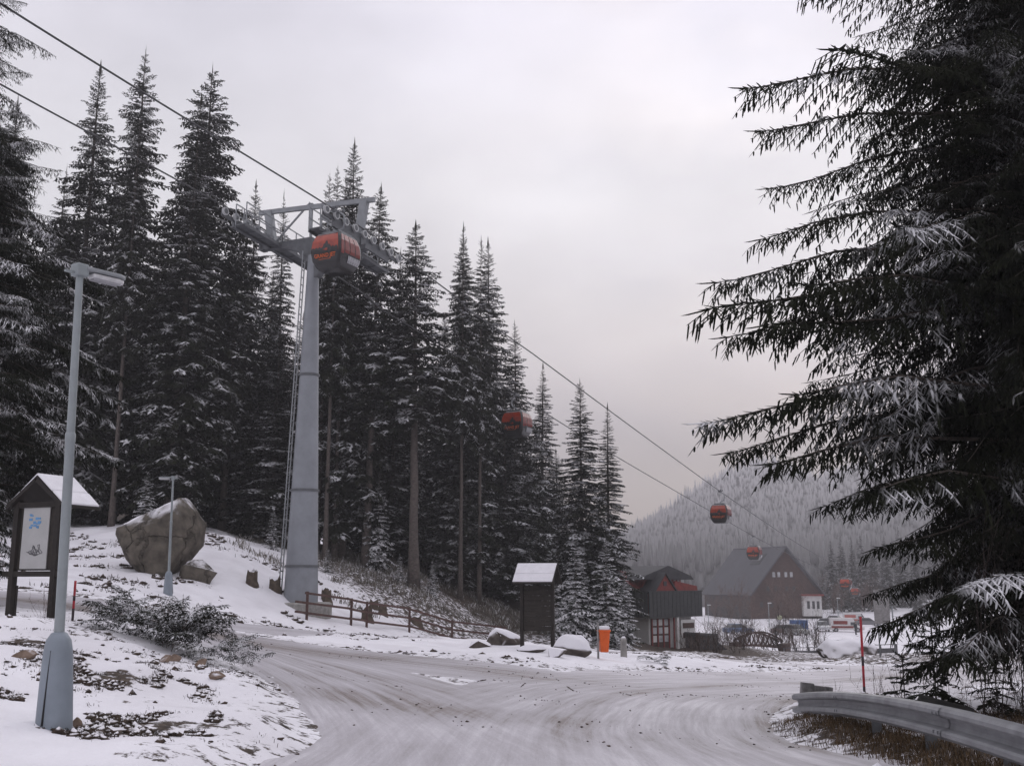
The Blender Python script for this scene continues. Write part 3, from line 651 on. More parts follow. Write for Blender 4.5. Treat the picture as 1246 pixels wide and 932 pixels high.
# ================================================================ CABLEWAY
m_galv = paint('galvanised_steel', (0.27, 0.285, 0.30), 0.5, 0.3, var=0.12, scale=3)
m_galv_d = paint('weathered_steel', (0.13, 0.137, 0.147), 0.55, 0.35, var=0.15, scale=4)
m_tower = paint('tower_steel', (0.255, 0.27, 0.295), 0.5, 0.25, var=0.10, scale=1.2)
m_rim = paint('sheave_rim', (0.42, 0.43, 0.44), 0.45, 0.2, var=.1)
m_rubber = paint('black_rubber', (0.02, 0.02, 0.022), 0.8)
m_rope = paint('wire_rope', (0.06, 0.06, 0.065), 0.6, 0.3, scale=30)
m_cabin = paint('cabin_black', (0.02, 0.019, 0.02), 0.25, var=.1, spec=.5)
m_red = paint('cabin_red_glass', (0.20, 0.017, 0.012), 0.15, var=.22, scale=1.3, spec=.6)
m_orange = paint('cabin_orange_glass', (0.34, 0.04, 0.010), 0.15, var=.3, scale=2.6, dirt=(0.14, 0.012, 0.009), spec=.6)
m_letter = paint('orange_lettering', (0.50, 0.09, 0.015), 0.4, var=.05)
m_rack = paint('ski_rack_grey', (0.36, 0.36, 0.38), 0.5, var=.1)
m_snow = paint('fresh_snow', (0.80, 0.79, 0.83), 0.85, var=0.05, scale=5, bump=0.01, spec=.15)
AZ = math.radians(26); LD = Vector((math.sin(AZ), math.cos(AZ), 0)); LN = Vector((LD.y, -LD.x, 0))
TB = P(366, 728, 46); TB.z = GZ(TB.x, TB.y) - .1; GAUGE = 5.6
RA = np.array([(-60, 21.5), (-19, 18.15), (-12, 17.78), (-4.5, 17.46), (-2, 17.32), (0, 17.15), (2, 16.95), (7.2, 16.3), (18, 14.98), (32.4, 13.2), (60.6, 9.86), (92.4, 6.53), (130, 3.3), (200, -.3)])
RB = np.array([(-60, 22.5), (-14.6, 18.8), (-11, 18.62), (-6.7, 18.42), (-2, 18.12), (0, 17.95), (2, 17.7), (10, 16.7), (20, 15.35), (36.5, 13.26), (49.5, 11.9), (72.8, 9.6), (99.8, 6.9), (140, 3.7), (200, .4)])
def rope_pt(tab, side, s): return Vector((TB.x, TB.y, 0)) + LN * (side * GAUGE / 2) + LD * s + Vector((0, 0, float(np.interp(s, tab[:, 0], tab[:, 1]))))
def px_of(p):
    r = p - Vector((0, 0, EYE)); dep = r.y * CP + r.z * SP; return CX + F * r.x / dep
def rope_s(tab, side, px):
    a, b = -18.0, 198.0
    for _ in range(50):
        m = (a + b) / 2
        if px_of(rope_pt(tab, side, m)) < px: a = m
        else: b = m
    return a
for tab, side, lab in ((RA, 1, 'upper haul rope running over the wheel side of the tower nearer the road'), (RB, -1, 'lower haul rope running over the tower side nearer the forest')):
    S = np.concatenate([np.arange(-60, 10, 1.0), np.arange(10, 200, 4.0)]); z = np.interp(S, tab[:, 0], tab[:, 1])
    z = np.convolve(np.pad(z, 2, 'edge'), np.ones(5) / 5, 'valid')
    mb = MB(); mb.tube([tuple(Vector((TB.x, TB.y, 0)) + LN * (side * GAUGE / 2) + LD * float(s) + Vector((0, 0, float(q)))) for s, q in zip(S, z)], 0.034, 6)
    tag(mb.build('haul_rope', m_rope, None, True), lab, 'cable', 'ropes of the gondola lift')

tw = empty('lift_tower', TB, -AZ, 'tall tapered grey steel gondola lift tower with wheels on its crossarm', 'lift tower')
Zb = TB.z
colm = MB(); ZT = 16.3 - Zb; prof = [(0.80, -1.0), (0.80, 0)]
def crad(z): return 0.75 - (0.75 - 0.25) * (z / ZT) ** 1.0
for z in (0.0, 1.7, 5.0, 10.2, ZT): prof.append((crad(z), z))
colm.lathe(prof[2:2] + [(crad(0), -1.2)] + prof[2:], 24); c_ = colm.build('column', m_tower, tw); auto_smooth(c_)
for z in (1.7, 5.0, 10.2):
    auto_smooth(MB().lathe([(crad(z) + .055, z - .05), (crad(z) + .055, z + .05)], 24).build('flange', m_galv_d, c_))
auto_smooth(MB().lathe([(1.35, -1.6), (1.35, .10), (1.25, .16)], 20).build('footing', paint('concrete', (0.34, 0.33, 0.31), 0.9, var=.2, bump=.01), tw))
ld = MB(); la = math.atan2(-.36, -.93)
for sgn in (-1, 1):
    for i in range(8):
        z0, z1 = .6 + i * (ZT - .4) / 8, .6 + (i + 1) * (ZT - .4) / 8
        f = lambda z: Vector((math.cos(la), math.sin(la), 0)) * (crad(min(z, ZT)) + .20) + Vector((-math.sin(la), math.cos(la), 0)) * sgn * .19 + Vector((0, 0, z))
        ld.bar(f(z0), f(z1), .045)
ldo = ld.build('ladder', m_galv, tw); rung = MB(); rung.bar((0, -.19, 0), (0, .19, 0), .035); rm = rung.mesh('rung', m_galv)
for i in range(44):
    z = .8 + i * .35
    r_ = link(bpy.data.objects.new('rung', rm), ldo); r_.location = Vector((math.cos(la), math.sin(la), 0)) * (crad(min(z, ZT)) + .20) + Vector((0, 0, z)); r_.rotation_euler = (0, 0, la)
za, zb = (float(np.interp(0, t[:, 0], t[:, 1])) - Zb for t in (RA, RB))
def arm_profile(sg, zr):
    zt = zr - .75
    return [(0, zt - 1.3), (sg * .35, zt - 1.15), (sg * .8, zt - .62), (sg * 1.5, zt - .36), (sg * 3.0, zt - .2), (sg * 3.0, zt), (0, zt - .02)]
for sg, zr in ((1, za), (-1, zb)):
    p = arm_profile(sg, zr); p = p if sg < 0 else p[::-1]
    MB().prism(p, -.2, .2, 'y').build('crossarm', m_galv_d, tw)
tb_ = MB(); tb_.bar((-3.3, 0, zb + .95), (3.3, 0, za + 1.35), .14, .22); gant = tb_.build('top_beam', m_galv, tw)
for sg, zr in ((1, za), (-1, zb)):
    g = MB(); zt = zr + .95 + (.4 if sg > 0 else .05)
    g.add([(sg * 2.2, -.12, zr - .8), (sg * 2.6, -.12, zr - .8), (sg * 2.95, -.12, zt), (sg * 2.55, -.12, zt), (sg * 2.2, .12, zr - .8), (sg * 2.6, .12, zr - .8), (sg * 2.95, .12, zt), (sg * 2.55, .12, zt)],
          [(0, 1, 2, 3), (7, 6, 5, 4), (0, 4, 5, 1), (1, 5, 6, 2), (2, 6, 7, 3), (3, 7, 4, 0)]); g.build('gantry_post', m_galv, tw)
br = MB(); br.bar((-2.3, 0, zb - .7), (-.3, 0, zb + 1.0), .07).bar((2.3, 0, za - .7), (.4, 0, za + .95), .07).bar((-.2, 0, zb - .7), (-.2, 0, zb + .95), .1); br.build('gantry_brace', m_galv, tw)
wheel = MB(); wheel.lathe([(.05, -.05), (.135, -.05), (.135, -.03), (.08, -.02), (.08, .02), (.135, .03), (.135, .05), (.05, .05)], 18); wm = wheel.mesh('sheave', m_galv_d, False)
rim = MB()
for k in range(18):
    a0, a1 = 2 * math.pi * k / 18, 2 * math.pi * (k + 1) / 18
    V = [(math.cos(a) * r, math.sin(a) * r, y) for a in (a0, a1) for r in (.13, .18) for y in (-.055, .055)]
    rim.add(V, [(0, 4, 6, 2), (1, 3, 7, 5), (0, 1, 5, 4), (2, 6, 7, 3)])
rimm = rim.mesh('rim', m_rim)
for sg, tab in ((1, RA), (-1, RB)):
    zf = lambda s: float(np.interp(s, tab[:, 0], tab[:, 1])) - Zb
    bm_ = MB(); xs = sg * 2.8
    for s0 in (-3.0, -1.5, 0.0, 1.5): bm_.bar((xs - .13, s0, zf(s0) - .33), (xs - .13, s0 + 1.5, zf(s0 + 1.5) - .33), .06, .2)
    bm_.bar((xs - .16, -2.2, zf(-2.2) - .55), (xs - .16, 2.2, zf(2.2) - .55), .12, .3).bar((xs - .16, 0, zf(0) - 1.0), (xs - .16, 0, zf(0) - .4), .25, .4)
    tr_ = bm_.build('sheave_train', m_galv_d, tw)
    for i in range(9):
        s = -2.9 + i * .725
        w = link(bpy.data.objects.new('sheave', wm), tr_); w.location = (xs, s, zf(s) - .21); w.rotation_euler = (0, math.pi / 2, 0)
        w = link(bpy.data.objects.new('sheave_rim', rimm), tr_); w.location = (xs, s, zf(s) - .21); w.rotation_euler = (0, math.pi / 2, 0)
    ct = MB(); xi = sg * 2.05; z0, z1 = zf(-2.6) - .85, zf(2.6) - .85
    ct.bar((xi, -2.7, z0), (xi, 2.7, z1), .6, .05)
    for y in (-.3, .3): ct.bar((xi + y, -2.7, z0 - .07), (xi + y, 2.7, z1 - .07), .06, .14)
    for k in range(8): ct.bar((xi - .3, -2.6 + k * .75, z0 - .02 + (z1 - z0) * k / 7), (xi + .3, -2.6 + k * .75, z0 - .02 + (z1 - z0) * k / 7), .08, .1)
    cw = ct.build('catwalk', m_galv_d, tw)
    rl = MB()
    for side in (-.3, .3):
        for h in (.5, 1.0): rl.bar((xi + side, -2.7, z0 + h), (xi + side, 2.7 if side * sg < 0 else .6, z0 + h + (z1 - z0) * (1 if side * sg < 0 else .6)), .04)
        for k in range(7): rl.bar((xi + side, -2.7 + k * .9 * (1 if side * sg < 0 else .6), z0 + (z1 - z0) * k / 6), (xi + side, -2.7 + k * .9 * (1 if side * sg < 0 else .6), z0 + 1.0 + (z1 - z0) * k / 6), .04)
    rl.build('railing', m_galv, cw)

# ---- gondola cabin: local y along the rope, x across it
def cab_half(z):
    return float(np.interp(z, [0, .12, .45, .95, 1.4, 1.75, 1.9], [.62, .74, .92, 1.0, .95, .82, .66]))
CWX, CWY, CR = .93, .98, .18
def cab_ring(z, n=6, off=0.0):
    h = cab_half(z); a, b = CWX * h + off, CWY * h + off; r = CR * h + .02; pts = []
    for cx_, cy_, a0 in ((a - r, b - r, 0), (-a + r, b - r, 90), (-a + r, -b + r, 180), (a - r, -b + r, 270)):
        for i in range(n + 1):
            an = math.radians(a0 + 90 * i / n); pts.append((cx_ + r * math.cos(an), cy_ + r * math.sin(an), z))
    return pts
def face_pt(face, a, z, off):
    """point on a cabin side: a in -1..1 along the side, z height"""
    h = cab_half(z); A, B = CWX * h, CWY * h
    if face == '-y': return (a * (A - .1), -B - off, z)
    if face == '+y': return (-a * (A - .1), B + off, z)
    if face == '+x': return (A + off, a * (B - .1), z)
    return (-A - off, -a * (B - .1), z)
def patch(mb, face, a0, a1, z0, z1, off, na=3, nz=5, topf=None):
    V = []; 
    for j in range(nz + 1):
        for i in range(na + 1):
            a = a0 + (a1 - a0) * i / na; zt = topf(a) if topf else z1; V.append(face_pt(face, a, z0 + (zt - z0) * j / nz, off))
    Fc = [(j * (na + 1) + i, j * (na + 1) + i + 1, (j + 1) * (na + 1) + i + 1, (j + 1) * (na + 1) + i) for j in range(nz) for i in range(na)]
    n = len(V)
    for j in range(nz + 1):
        for i in range(na + 1):
            a = a0 + (a1 - a0) * i / na; zt = topf(a) if topf else z1; V.append(face_pt(face, a, z0 + (zt - z0) * j / nz, off - .02))
    ed = [(i, i + 1) for i in range(na)] + [(nz * (na + 1) + i + 1, nz * (na + 1) + i) for i in range(na)] + [((j + 1) * (na + 1), j * (na + 1)) for j in range(nz)] + [(j * (na + 1) + na, (j + 1) * (na + 1) + na) for j in range(nz)]
    Fc += [(p, p + n, q + n, q) for p, q in ed]
    mb.add(V, Fc); return mb
def text_mesh(body, size):
    cu = bpy.data.curves.new('lettering', 'FONT'); cu.body = body; cu.size = size; cu.align_x = 'CENTER'; cu.resolution_u = 2; cu.offset = .008
    o = bpy.data.objects.new('lettering', cu); COL.objects.link(o); dg = bpy.context.evaluated_depsgraph_get(); ev = o.evaluated_get(dg); m = ev.to_mesh()
    V = [tuple(v.co) for v in m.vertices]; Fc = [tuple(p.vertices) for p in m.polygons]; ev.to_mesh_clear(); bpy.data.objects.remove(o); bpy.data.curves.remove(cu)
    return V, Fc
def make_cabin():
    root = empty('gondola_cabin'); mb = MB(); zs = [0, .05, .12, .25, .45, .7, .95, 1.2, 1.4, 1.6, 1.75, 1.85, 1.9]; k = len(cab_ring(0))
    for z in zs: mb.v += cab_ring(z)
    for i in range(len(zs) - 1):
        for j in range(k): mb.f.append((i * k + j, i * k + (j + 1) % k, (i + 1) * k + (j + 1) % k, (i + 1) * k + j))
    mb.f.append(tuple(reversed(range(k)))); mb.f.append(tuple((len(zs) - 1) * k + j for j in range(k)))
    body = mb.build('body', m_cabin, root); auto_smooth(body, 50)
    MB().box((0, 0, 1.93), (1.05, 1.1, .07)).build('roof', m_galv_d, root)
    fr = MB()
    for x in (-.5, .5): fr.bar((x, -.55, 1.985), (x, .55, 1.985), .05)
    for y in (-.5, 0, .5): fr.bar((-.5, y, 1.985), (.5, y, 1.985), .05)
    fr.build('roof_frame', m_galv, root)
    for face in ('-y', '+y'):
        w = patch(MB(), face, -.97, .97, .82, 1.78, .012, 6, 8).build('window', m_orange, root)
        sk = lambda a: .98 + .16 * max(0, math.sin(a * 5 + .6)) * (a > -.2) + .10 * abs(math.sin(a * 13)) + (.16 if -.12 < a < .22 else 0)
        patch(MB(), face, -.97, .97, .80, 1.0, .022, 30, 2, sk).build('skyline_print', m_cabin, w)
        for body_, size, z0 in (('GRAND JET', .27, .55), ('FUNITEL', .10, .42)) if False else (('GRAND JET', .27, .55),):
            V, Fc = text_mesh(body_, size); V = [face_pt(face, v[0] / .86, z0 + v[1], .016) for v in V]
            me = raw('lettering', V, Fc, m_letter); link(bpy.data.objects.new('lettering', me), root)
        patch(MB(), face, -.5, .45, .455, .475, .014, 4, 1).build('underline', m_letter, root)
    for face in ('+x', '-x'):
        for i in range(3):
            a0 = -.62 + i * .52; patch(MB(), face, a0, a0 + .44, .78, 1.74, .012, 2, 6).build('window', m_red, root)
        patch(MB(), face, -.97, -.70, .70, 1.74, .012, 1, 6).build('window', m_red, root)
        rk = patch(MB(), face, -.30, .90, .34, .68, .05, 4, 2).build('ski_rack', m_rack, root)
        sl = MB()
        for i in range(5): patch(sl, face, -.22 + i * .24, -.19 + i * .24, .36, .66, .062, 1, 1)
        sl.build('rack_slot', m_galv_d, rk)
    tr = MB()
    for face in ('+x', '-x', '+y', '-y'): patch(tr, face, -1, 1, 1.80, 1.85, .02, 2, 1)
    tr.build('roof_trim', m_galv, root)
    hg = MB(); hg.tube([(0, 0, 1.95), (0, .0, 2.08), (.05, .05, 2.2), (.32, .1, 2.32), (.42, .05, 2.6), (.40, 0, 2.95), (.2, 0, 3.10), (0, 0, 3.17)], [.06, .055, .05, .05, .05, .05, .05, .05], 8)
    hn = hg.build('hanger', m_galv, root, True)
    gp = MB(); gp.box((0, 0, 3.19), (.14, .8, .14)).bar((-.15, -.3, 3.3), (.15, -.3, 3.3), .06).bar((-.15, .3, 3.3), (.15, .3, 3.3), .06)
    for y in (-.3, .3): gp.tube([(.12, y, 3.33), (.2, y, 3.33)], .09, 10)
    gp.build('grip', m_galv_d, hn)
    return root
cab0 = make_cabin()
CABS = [(RA, 1, 419, 'red and black gondola cabin with orange lettering passing the lift tower'), (RB, -1, 629, 'red gondola cabin hanging in front of the dark forest edge'), (RA, 1, 876, 'red gondola cabin hanging high before the misty wooded hill'),
        (RB, -1, 917, 'red gondola cabin hanging in front of the chalet roof'), (RA, 1, 1028, 'small red gondola cabin nearing the car park beyond the chalet, upper of two'), (RB, -1, 1040, 'small red gondola cabin low over the car park, lower of two')]
for i, (tab, side, px, lab) in enumerate(CABS):
    o = cab0 if i == 0 else copy_tree(cab0)
    s = min(rope_s(tab, side, px), 194) if i else -2.1; p = rope_pt(tab, side, s)
    if i == 0: p = p + LN * .0
    o.location = p - Vector((0, 0, 3.22)); o.rotation_euler = (0, 0, -AZ + (math.pi if side < 0 else 0)); tag(o, lab, 'gondola', 'cabins of the gondola lift')
    k_ = .86 if i == 0 else .94; o.scale = (k_, k_, k_); o.location = p - Vector((0, 0, 3.22 * k_))

# ================================================================ STREET LAMPS
m_lamp = paint('lamp_grey_paint', (0.27, 0.30, 0.31), 0.45, 0.1, var=0.10, scale=2.5)
m_lampb = paint('lamp_base_paint', (0.235, 0.27, 0.31), 0.5, 0.1, var=0.10, scale=2.2)
m_diff = paint('lamp_diffuser', (0.62, 0.62, 0.63), 0.3, var=.12, scale=9)
def make_lamp():
    r = empty('street_lamp')
    b = MB(); n = 20; prof = [(.175, -.25), (.172, 0), (.155, .35), (.138, .62), (.118, .72), (.075, .78), (.05, .79)]
    b.lathe(prof, n); bo = b.build('base_cover', m_lampb, r); auto_smooth(bo, 45)
    MB().box((-.138, -.06, .33), (.02, .010, .62), Matrix.Rotation(.09, 3, 'Y')).build('seam', m_rubber, bo)
    auto_smooth(MB().lathe([(.050, .7), (.047, 2.45), (.052, 2.46), (.052, 2.53), (.044, 2.54)], 14).build('lower_pole', m_lamp, r))
    auto_smooth(MB().lathe([(.042, 2.5), (.037, 4.02)], 14).build('upper_pole', m_lamp, r))
    h = MB(); h.box((.0, 0, 4.05), (.14, .13, .12)); hd = h.build('lamp_head', m_lamp, r); bevel(hd, .015)
    top = MB(); top.prism([(.04, -.075), (.44, -.085), (.52, -.05), (.54, 0), (.52, .05), (.44, .085), (.04, .075)], 4.05, 4.09, 'z'); bevel(top.build('housing', m_galv, hd), .012)
    df = MB(); df.prism([(.12, -.06), (.44, -.07), (.51, -.04), (.525, 0), (.51, .04), (.44, .07), (.12, .06)], 4.0, 4.048, 'z'); bevel(df.build('diffuser', m_diff, hd), .02)
    tb2 = MB(); tb2.tube([(.14, -.03, 4.002), (.46, -.03, 4.002)], .02, 8).tube([(.14, .03, 4.002), (.46, .03, 4.002)], .02, 8); tb2.build('tube', m_rack, hd)
    bk = MB(); bk.box((-.12, 0, 4.02), (.1, .03, .02)); bk.build('bracket', m_lamp, hd)
    return r
lamp = make_lamp(); q = P(65, 889, 9.5); lamp.location = (q.x, q.y, GZ(q.x, q.y)); lamp.rotation_euler = (0, math.radians(-1.4), math.radians(56)); lamp.scale = (.90, .90, 1.02)
tag(lamp, 'grey street lamp with conical base cover on the snowy mound by the road', 'street lamp')
l2 = copy_tree(lamp); q = P(204, 727, 39); l2.location = (q.x, q.y, GZ(q.x, q.y)); l2.rotation_euler = (0, .015, math.radians(185)); l2.scale = (1.0, 1.0, 1.06)
tag(l2, 'small distant street lamp standing in front of the big boulder', 'street lamp')

# ================================================================ NOTICE BOARDS
m_dark = paint('dark_stained_wood', (0.022, 0.017, 0.014), 0.75, var=.3, scale=5, bump=.004)
m_dark2 = paint('dark_stained_planks', (0.03, 0.024, 0.019), 0.75, var=.3, scale=7, bump=.004)
m_paper = paint('poster_paper', (0.40, 0.40, 0.395), 0.5, var=.06, scale=3)
m_ink = paint('poster_ink', (0.10, 0.10, 0.11), 0.7); m_blue = paint('poster_blue', (0.12, 0.30, 0.55), 0.6)
def board_roof(r, L, ov, h, zr, snow_both=True):
    """gable roof, ridge along local x, half span ov, rise h"""
    for sg in (1, -1):
        rf = MB(); rf.add([(-L / 2, 0, zr), (L / 2, 0, zr), (L / 2, sg * ov, zr - h), (-L / 2, sg * ov, zr - h), (-L / 2, 0, zr - .05), (L / 2, 0, zr - .05), (L / 2, sg * ov, zr - h - .05), (-L / 2, sg * ov, zr - h - .05)],
                          [(0, 1, 2, 3), (7, 6, 5, 4), (0, 4, 5, 1), (1, 5, 6, 2), (2, 6, 7, 3), (3, 7, 4, 0)])
        ro = rf.build('roof_panel', m_dark, r)
        for t0, t1 in ((.0, .56), (.585, .99)):
            sn = MB(); a0 = lambda t: (sg * ov * t, zr - h * t + .006)
            (y0, z0), (y1, z1) = a0(t0), a0(t1)
            sn.add([(-L / 2 + .01, y0, z0), (L / 2 - .01, y0, z0), (L / 2 - .01, y1, z1), (-L / 2 + .01, y1, z1), (-L / 2 + .01, y0, z0 + .045), (L / 2 - .01, y0, z0 + .045), (L / 2 - .02, y1, z1 + .04), (-L / 2 + .02, y1, z1 + .04)],
                   [(3, 2, 1, 0), (4, 5, 6, 7), (0, 1, 5, 4), (1, 2, 6, 5), (2, 3, 7, 6), (3, 0, 4, 7)])
            bevel(sn.build('snow_layer', m_snow, ro), .015)
q = P(654, 789, 33); r = empty('notice_board', (q.x, q.y, GZ(q.x, q.y)), math.radians(-20), 'dark plank notice board seen from behind with snowy gable roof among snowy rocks', 'notice board')
for x in (-.5, .5): bevel(MB().box((x, 0, 1.0), (.11, .11, 2.5)).build('post', m_dark, r), .01)
for i in range(9): bevel(MB().box((0, .0, .62 + i * .155), (.89, .035 + .012 * (i % 2), .148)).build('plank', m_dark2, r), .006)
MB().box((0, .0, 2.13), (1.1, .08, .12)).build('tie_beam', m_dark, r)
for x in (-.5, .5):
    for sg in (1, -1): MB().bar((x, sg * .42, 2.03), (x, sg * .02, 2.47), .06).build('rafter', m_dark, r)
board_roof(r, 1.32, .5, .55, 2.58)
q = P(54, 752, 18.7); r = empty('notice_board', (q.x, q.y, GZ(q.x, q.y)), math.radians(68), 'wooden notice board with white poster and snowy gable roof behind the near lamp', 'notice board')
# ridge along local x (running back to the right), gable and poster on the local -x end
for y in (-.52, .52): bevel(MB().box((-.35, y, .9), (.12, .12, 2.5)).build('post', m_dark, r), .01)
for y in (-.52, .52): bevel(MB().box((-.29, y * 1.0, .14), (.06, .15, .9)).build('post_foot', m_dark, r), .01)
MB().box((-.35, 0, .80), (.10, 1.5, .10)).build('lower_rail', m_dark, r); MB().box((-.35, 0, 2.06), (.10, 1.3, .10)).build('tie_beam', m_dark, r)
for i in range(3): MB().box((-.33, -.29 + .29 * i, 1.44), (.04, .285, 1.16)).build('plank', m_dark2, r)
ps = MB().box((-.365, .02, 1.45), (.02, .66, 1.12)).build('poster', m_paper, r)
pr = random.Random(4)
mk = MB()
for i in range(15):
    yy, zz = .05 + pr.uniform(-.13, .13), 1.62 + pr.uniform(0, .3); mk.box((-.378, yy, zz), (.006, pr.uniform(.03, .09), pr.uniform(.02, .05)))
mk.build('blue_lettering', m_blue, ps)
sk = MB(); p0 = Vector((-.377, .2, 1.2))
for i in range(34):
    p1 = Vector((-.377, pr.uniform(-.24, .24), 1.1 + abs(pr.gauss(0, .13)))); p1 = p0 + (p1 - p0) * .55; sk.bar(p0, p1, .008, .008); p0 = p1
sk.build('drawn_lines', m_ink, ps)
r.scale = (.92, .92, .95)
board_roof(r, .95, .72, .56, 2.60)
for sg in (1, -1): MB().bar((-.46, sg * .68, 2.04), (-.46, sg * .02, 2.52), .07).build('barge_board', m_dark, r)

# ================================================================ FENCE ALONG THE BANK
m_rail = paint('red_brown_wood', (0.095, 0.05, 0.042), 0.75, var=.25, scale=5)
FP = [(373, 757, 44), (427, 762, 46.5), (446, 764, 47.6), (498, 768, 51), (550, 771, 54), (610, 773, 57)]
pts = []
for a in FP: q = P(*a); pts.append(Vector((q.x, q.y, GZ(q.x, q.y))))
fe = empty('wooden_fence', pts[0], 0, 'low red-brown rail fence along the bank below the lift tower', 'fence'); o0 = pts[0]
for p in pts: MB().box(p - o0 + Vector((0, 0, .5)), (.1, .1, 1.3)).build('post', m_rail, fe)
for i in range(len(pts) - 1):
    for h in (1.08, .68, .28):
        dv = (pts[i + 1] - pts[i]).normalized(); ex0 = .7 if i == 0 and h < 1 else .12; ex1 = .45 if i == len(pts) - 2 else .0
        MB().bar(pts[i] - o0 + Vector((0, -.07, h)) - dv * ex0, pts[i + 1] - o0 + Vector((0, -.07, h + random.uniform(-.03, .03))) + dv * ex1, .05, .09).build('rail', m_rail, fe)

# ================================================================ ROCKS
def stone_material(name, c1, c2, amount):
    m = snowy(name, c1, c2, .45, .8, amount, 1.1, cscale=2.5); t = m.node_tree; b = t.nodes['Principled BSDF']; n = t.nodes.new; l = t.links.new
    tcn = n('ShaderNodeTexCoord'); vo = n('ShaderNodeTexVoronoi'); vo.feature = 'DISTANCE_TO_EDGE'; vo.inputs['Scale'].default_value = .42
    no = n('ShaderNodeTexNoise'); no.inputs['Scale'].default_value = 1.6; no.inputs['Detail'].default_value = 6; l(tcn.outputs['Object'], no.inputs['Vector'])
    mxv = n('ShaderNodeMix'); mxv.data_type = 'RGBA'; mxv.blend_type = 'LINEAR_LIGHT'; mxv.inputs['Factor'].default_value = .8; l(tcn.outputs['Object'], mxv.inputs['A']); l(no.outputs['Color'], mxv.inputs['B']); l(mxv.outputs['Result'], vo.inputs['Vector'])
    mr_ = n('ShaderNodeMapRange'); mr_.inputs['From Max'].default_value = .03; l(vo.outputs['Distance'], mr_.inputs['Value'])
    n2 = n('ShaderNodeTexNoise'); n2.inputs['Scale'].default_value = 9; n2.inputs['Detail'].default_value = 8; l(tcn.outputs['Object'], n2.inputs['Vector'])
    ad = n('ShaderNodeMath'); ad.operation = 'MULTIPLY_ADD'; ad.inputs[1].default_value = .55; l(n2.outputs['Fac'], ad.inputs[0]); l(mr_.outputs[0], ad.inputs[2])
    bp = n('ShaderNodeBump'); bp.inputs['Strength'].default_value = 1; bp.inputs['Distance'].default_value = .09; l(ad.outputs[0], bp.inputs['Height']); l(bp.outputs[0], b.inputs['Normal'])
    return m
m_stone = stone_material('boulder_stone', (0.058, 0.052, 0.044), (0.15, 0.132, 0.11), .60)
m_rock = snowy('rock_snowy', (0.06, 0.05, 0.045), (0.14, 0.12, 0.105), -.05, .3, .95, 1.5, cscale=4)
m_rock_b = snowy('rock_brown', (0.12, 0.085, 0.065), (0.26, 0.195, 0.155), .55, .9, .55, 3, cscale=9)
m_rock_k = paint('wet_black_rock', (0.025, 0.024, 0.022), .7, var=.4, scale=7, bump=.03)
import bmesh
def hull_rock(name, ptsl, mat, sub=3, amp=.05, seed=0, freq=1.4, parent=None, soft=.04):
    bm = bmesh.new()
    for p in ptsl: bm.verts.new(p)
    r_ = bmesh.ops.convex_hull(bm, input=bm.verts[:])
    bmesh.ops.delete(bm, geom=[v for v in bm.verts if not v.link_faces], context='VERTS')
    bmesh.ops.triangulate(bm, faces=bm.faces[:])
    for i in range(sub): bmesh.ops.subdivide_edges(bm, edges=bm.edges[:], cuts=1, use_grid_fill=True, smooth=soft if i == 0 else soft * .3)
    bm.normal_update(); co = np.array([v.co for v in bm.verts])
    d = fbm(co[:, 0] * freq + seed * 7 + co[:, 2] * .7, co[:, 1] * freq + co[:, 2] * freq * .9 + seed, 4)
    for v, k in zip(bm.verts, d): v.co += v.normal * float(k) * amp
    me = bpy.data.meshes.new(name); bm.to_mesh(me); bm.free(); me.materials.append(mat)
    o = link(bpy.data.objects.new(name, me), parent); auto_smooth(o, 32); return o
out2 = [(-2.05, 1.85), (-1.75, 1.25), (-1.3, .75), (-.9, .1), (0, -.15), (.65, -.2), (1.2, .5), (1.85, 1.45), (1.85, 2.2), (1.45, 3.0), (.98, 3.5), (.4, 3.32), (-.9, 2.45), (-1.8, 2.15)]
bp_ = [(x * k + dx, y, z * kz + .05) for y, k, kz, dx in ((-1.25, .72, .78, .1), (-.6, .98, .97, 0), (.5, 1.0, 1.0, 0), (1.5, .7, .8, 0)) for x, z in out2]
_rj = random.Random(8); bp_ = [(x + _rj.uniform(-.16, .16), y + _rj.uniform(-.2, .2), z + _rj.uniform(-.1, .1)) for x, y, z in bp_]; bo = hull_rock('boulder', bp_, m_stone, 3, .045, 2, 1.6); q = P(193, 692, 43.5); bo.location = (q.x, q.y, GZ(q.x, q.y) - .25); bo.rotation_euler = (0, 0, .1); bo.scale = (.9, .9, .92)
tag(bo, 'huge cracked brown boulder with snow patches below the spruces', 'boulder')
def stone(px, py, d, sx, sy, sz, mat, label, seed, name='rock', group=None, sink=.25, amp=.12, rz=0, mound=False):
    rs = random.Random(seed); L = []
    for i in range(20 if mound else 14):
        v = Vector((rs.gauss(0, 1), rs.gauss(0, 1), rs.gauss(0, 1))).normalized(); L.append((v.x * sx * rs.uniform(.8, 1.05), v.y * sy * rs.uniform(.8, 1.05), v.z * sz * rs.uniform(.8, 1.05)))
    o = hull_rock(name, L, mat, 3 if mound else 2, amp * min(sx, sz), seed, soft=.3 if mound else .06); q = P(px, py, d); o.location = (q.x, q.y, GZ(q.x, q.y) + sz * (1 - 2 * sink) * .6); o.rotation_euler = (0, 0, rz)
    if mound: auto_smooth(o, 180)
    return tag(o, label, 'rock', group)
stone(240, 684, 42.9, .85, .7, .72, m_stone, 'smaller brown boulder leaning against the right foot of the huge one', 21, 'boulder')
stone(612, 778, 35, .62, .5, .45, m_rock, 'snow-capped rock at the left foot of the plank notice board', 31, mound=True)
stone(584, 786, 33.5, .45, .3, .22, m_rock, 'low brown-edged rock under snow near the end of the fence', 32)
stone(698, 789, 32.5, .70, .45, .50, m_rock, 'large snow-capped rock right of the plank notice board', 33, mound=True)
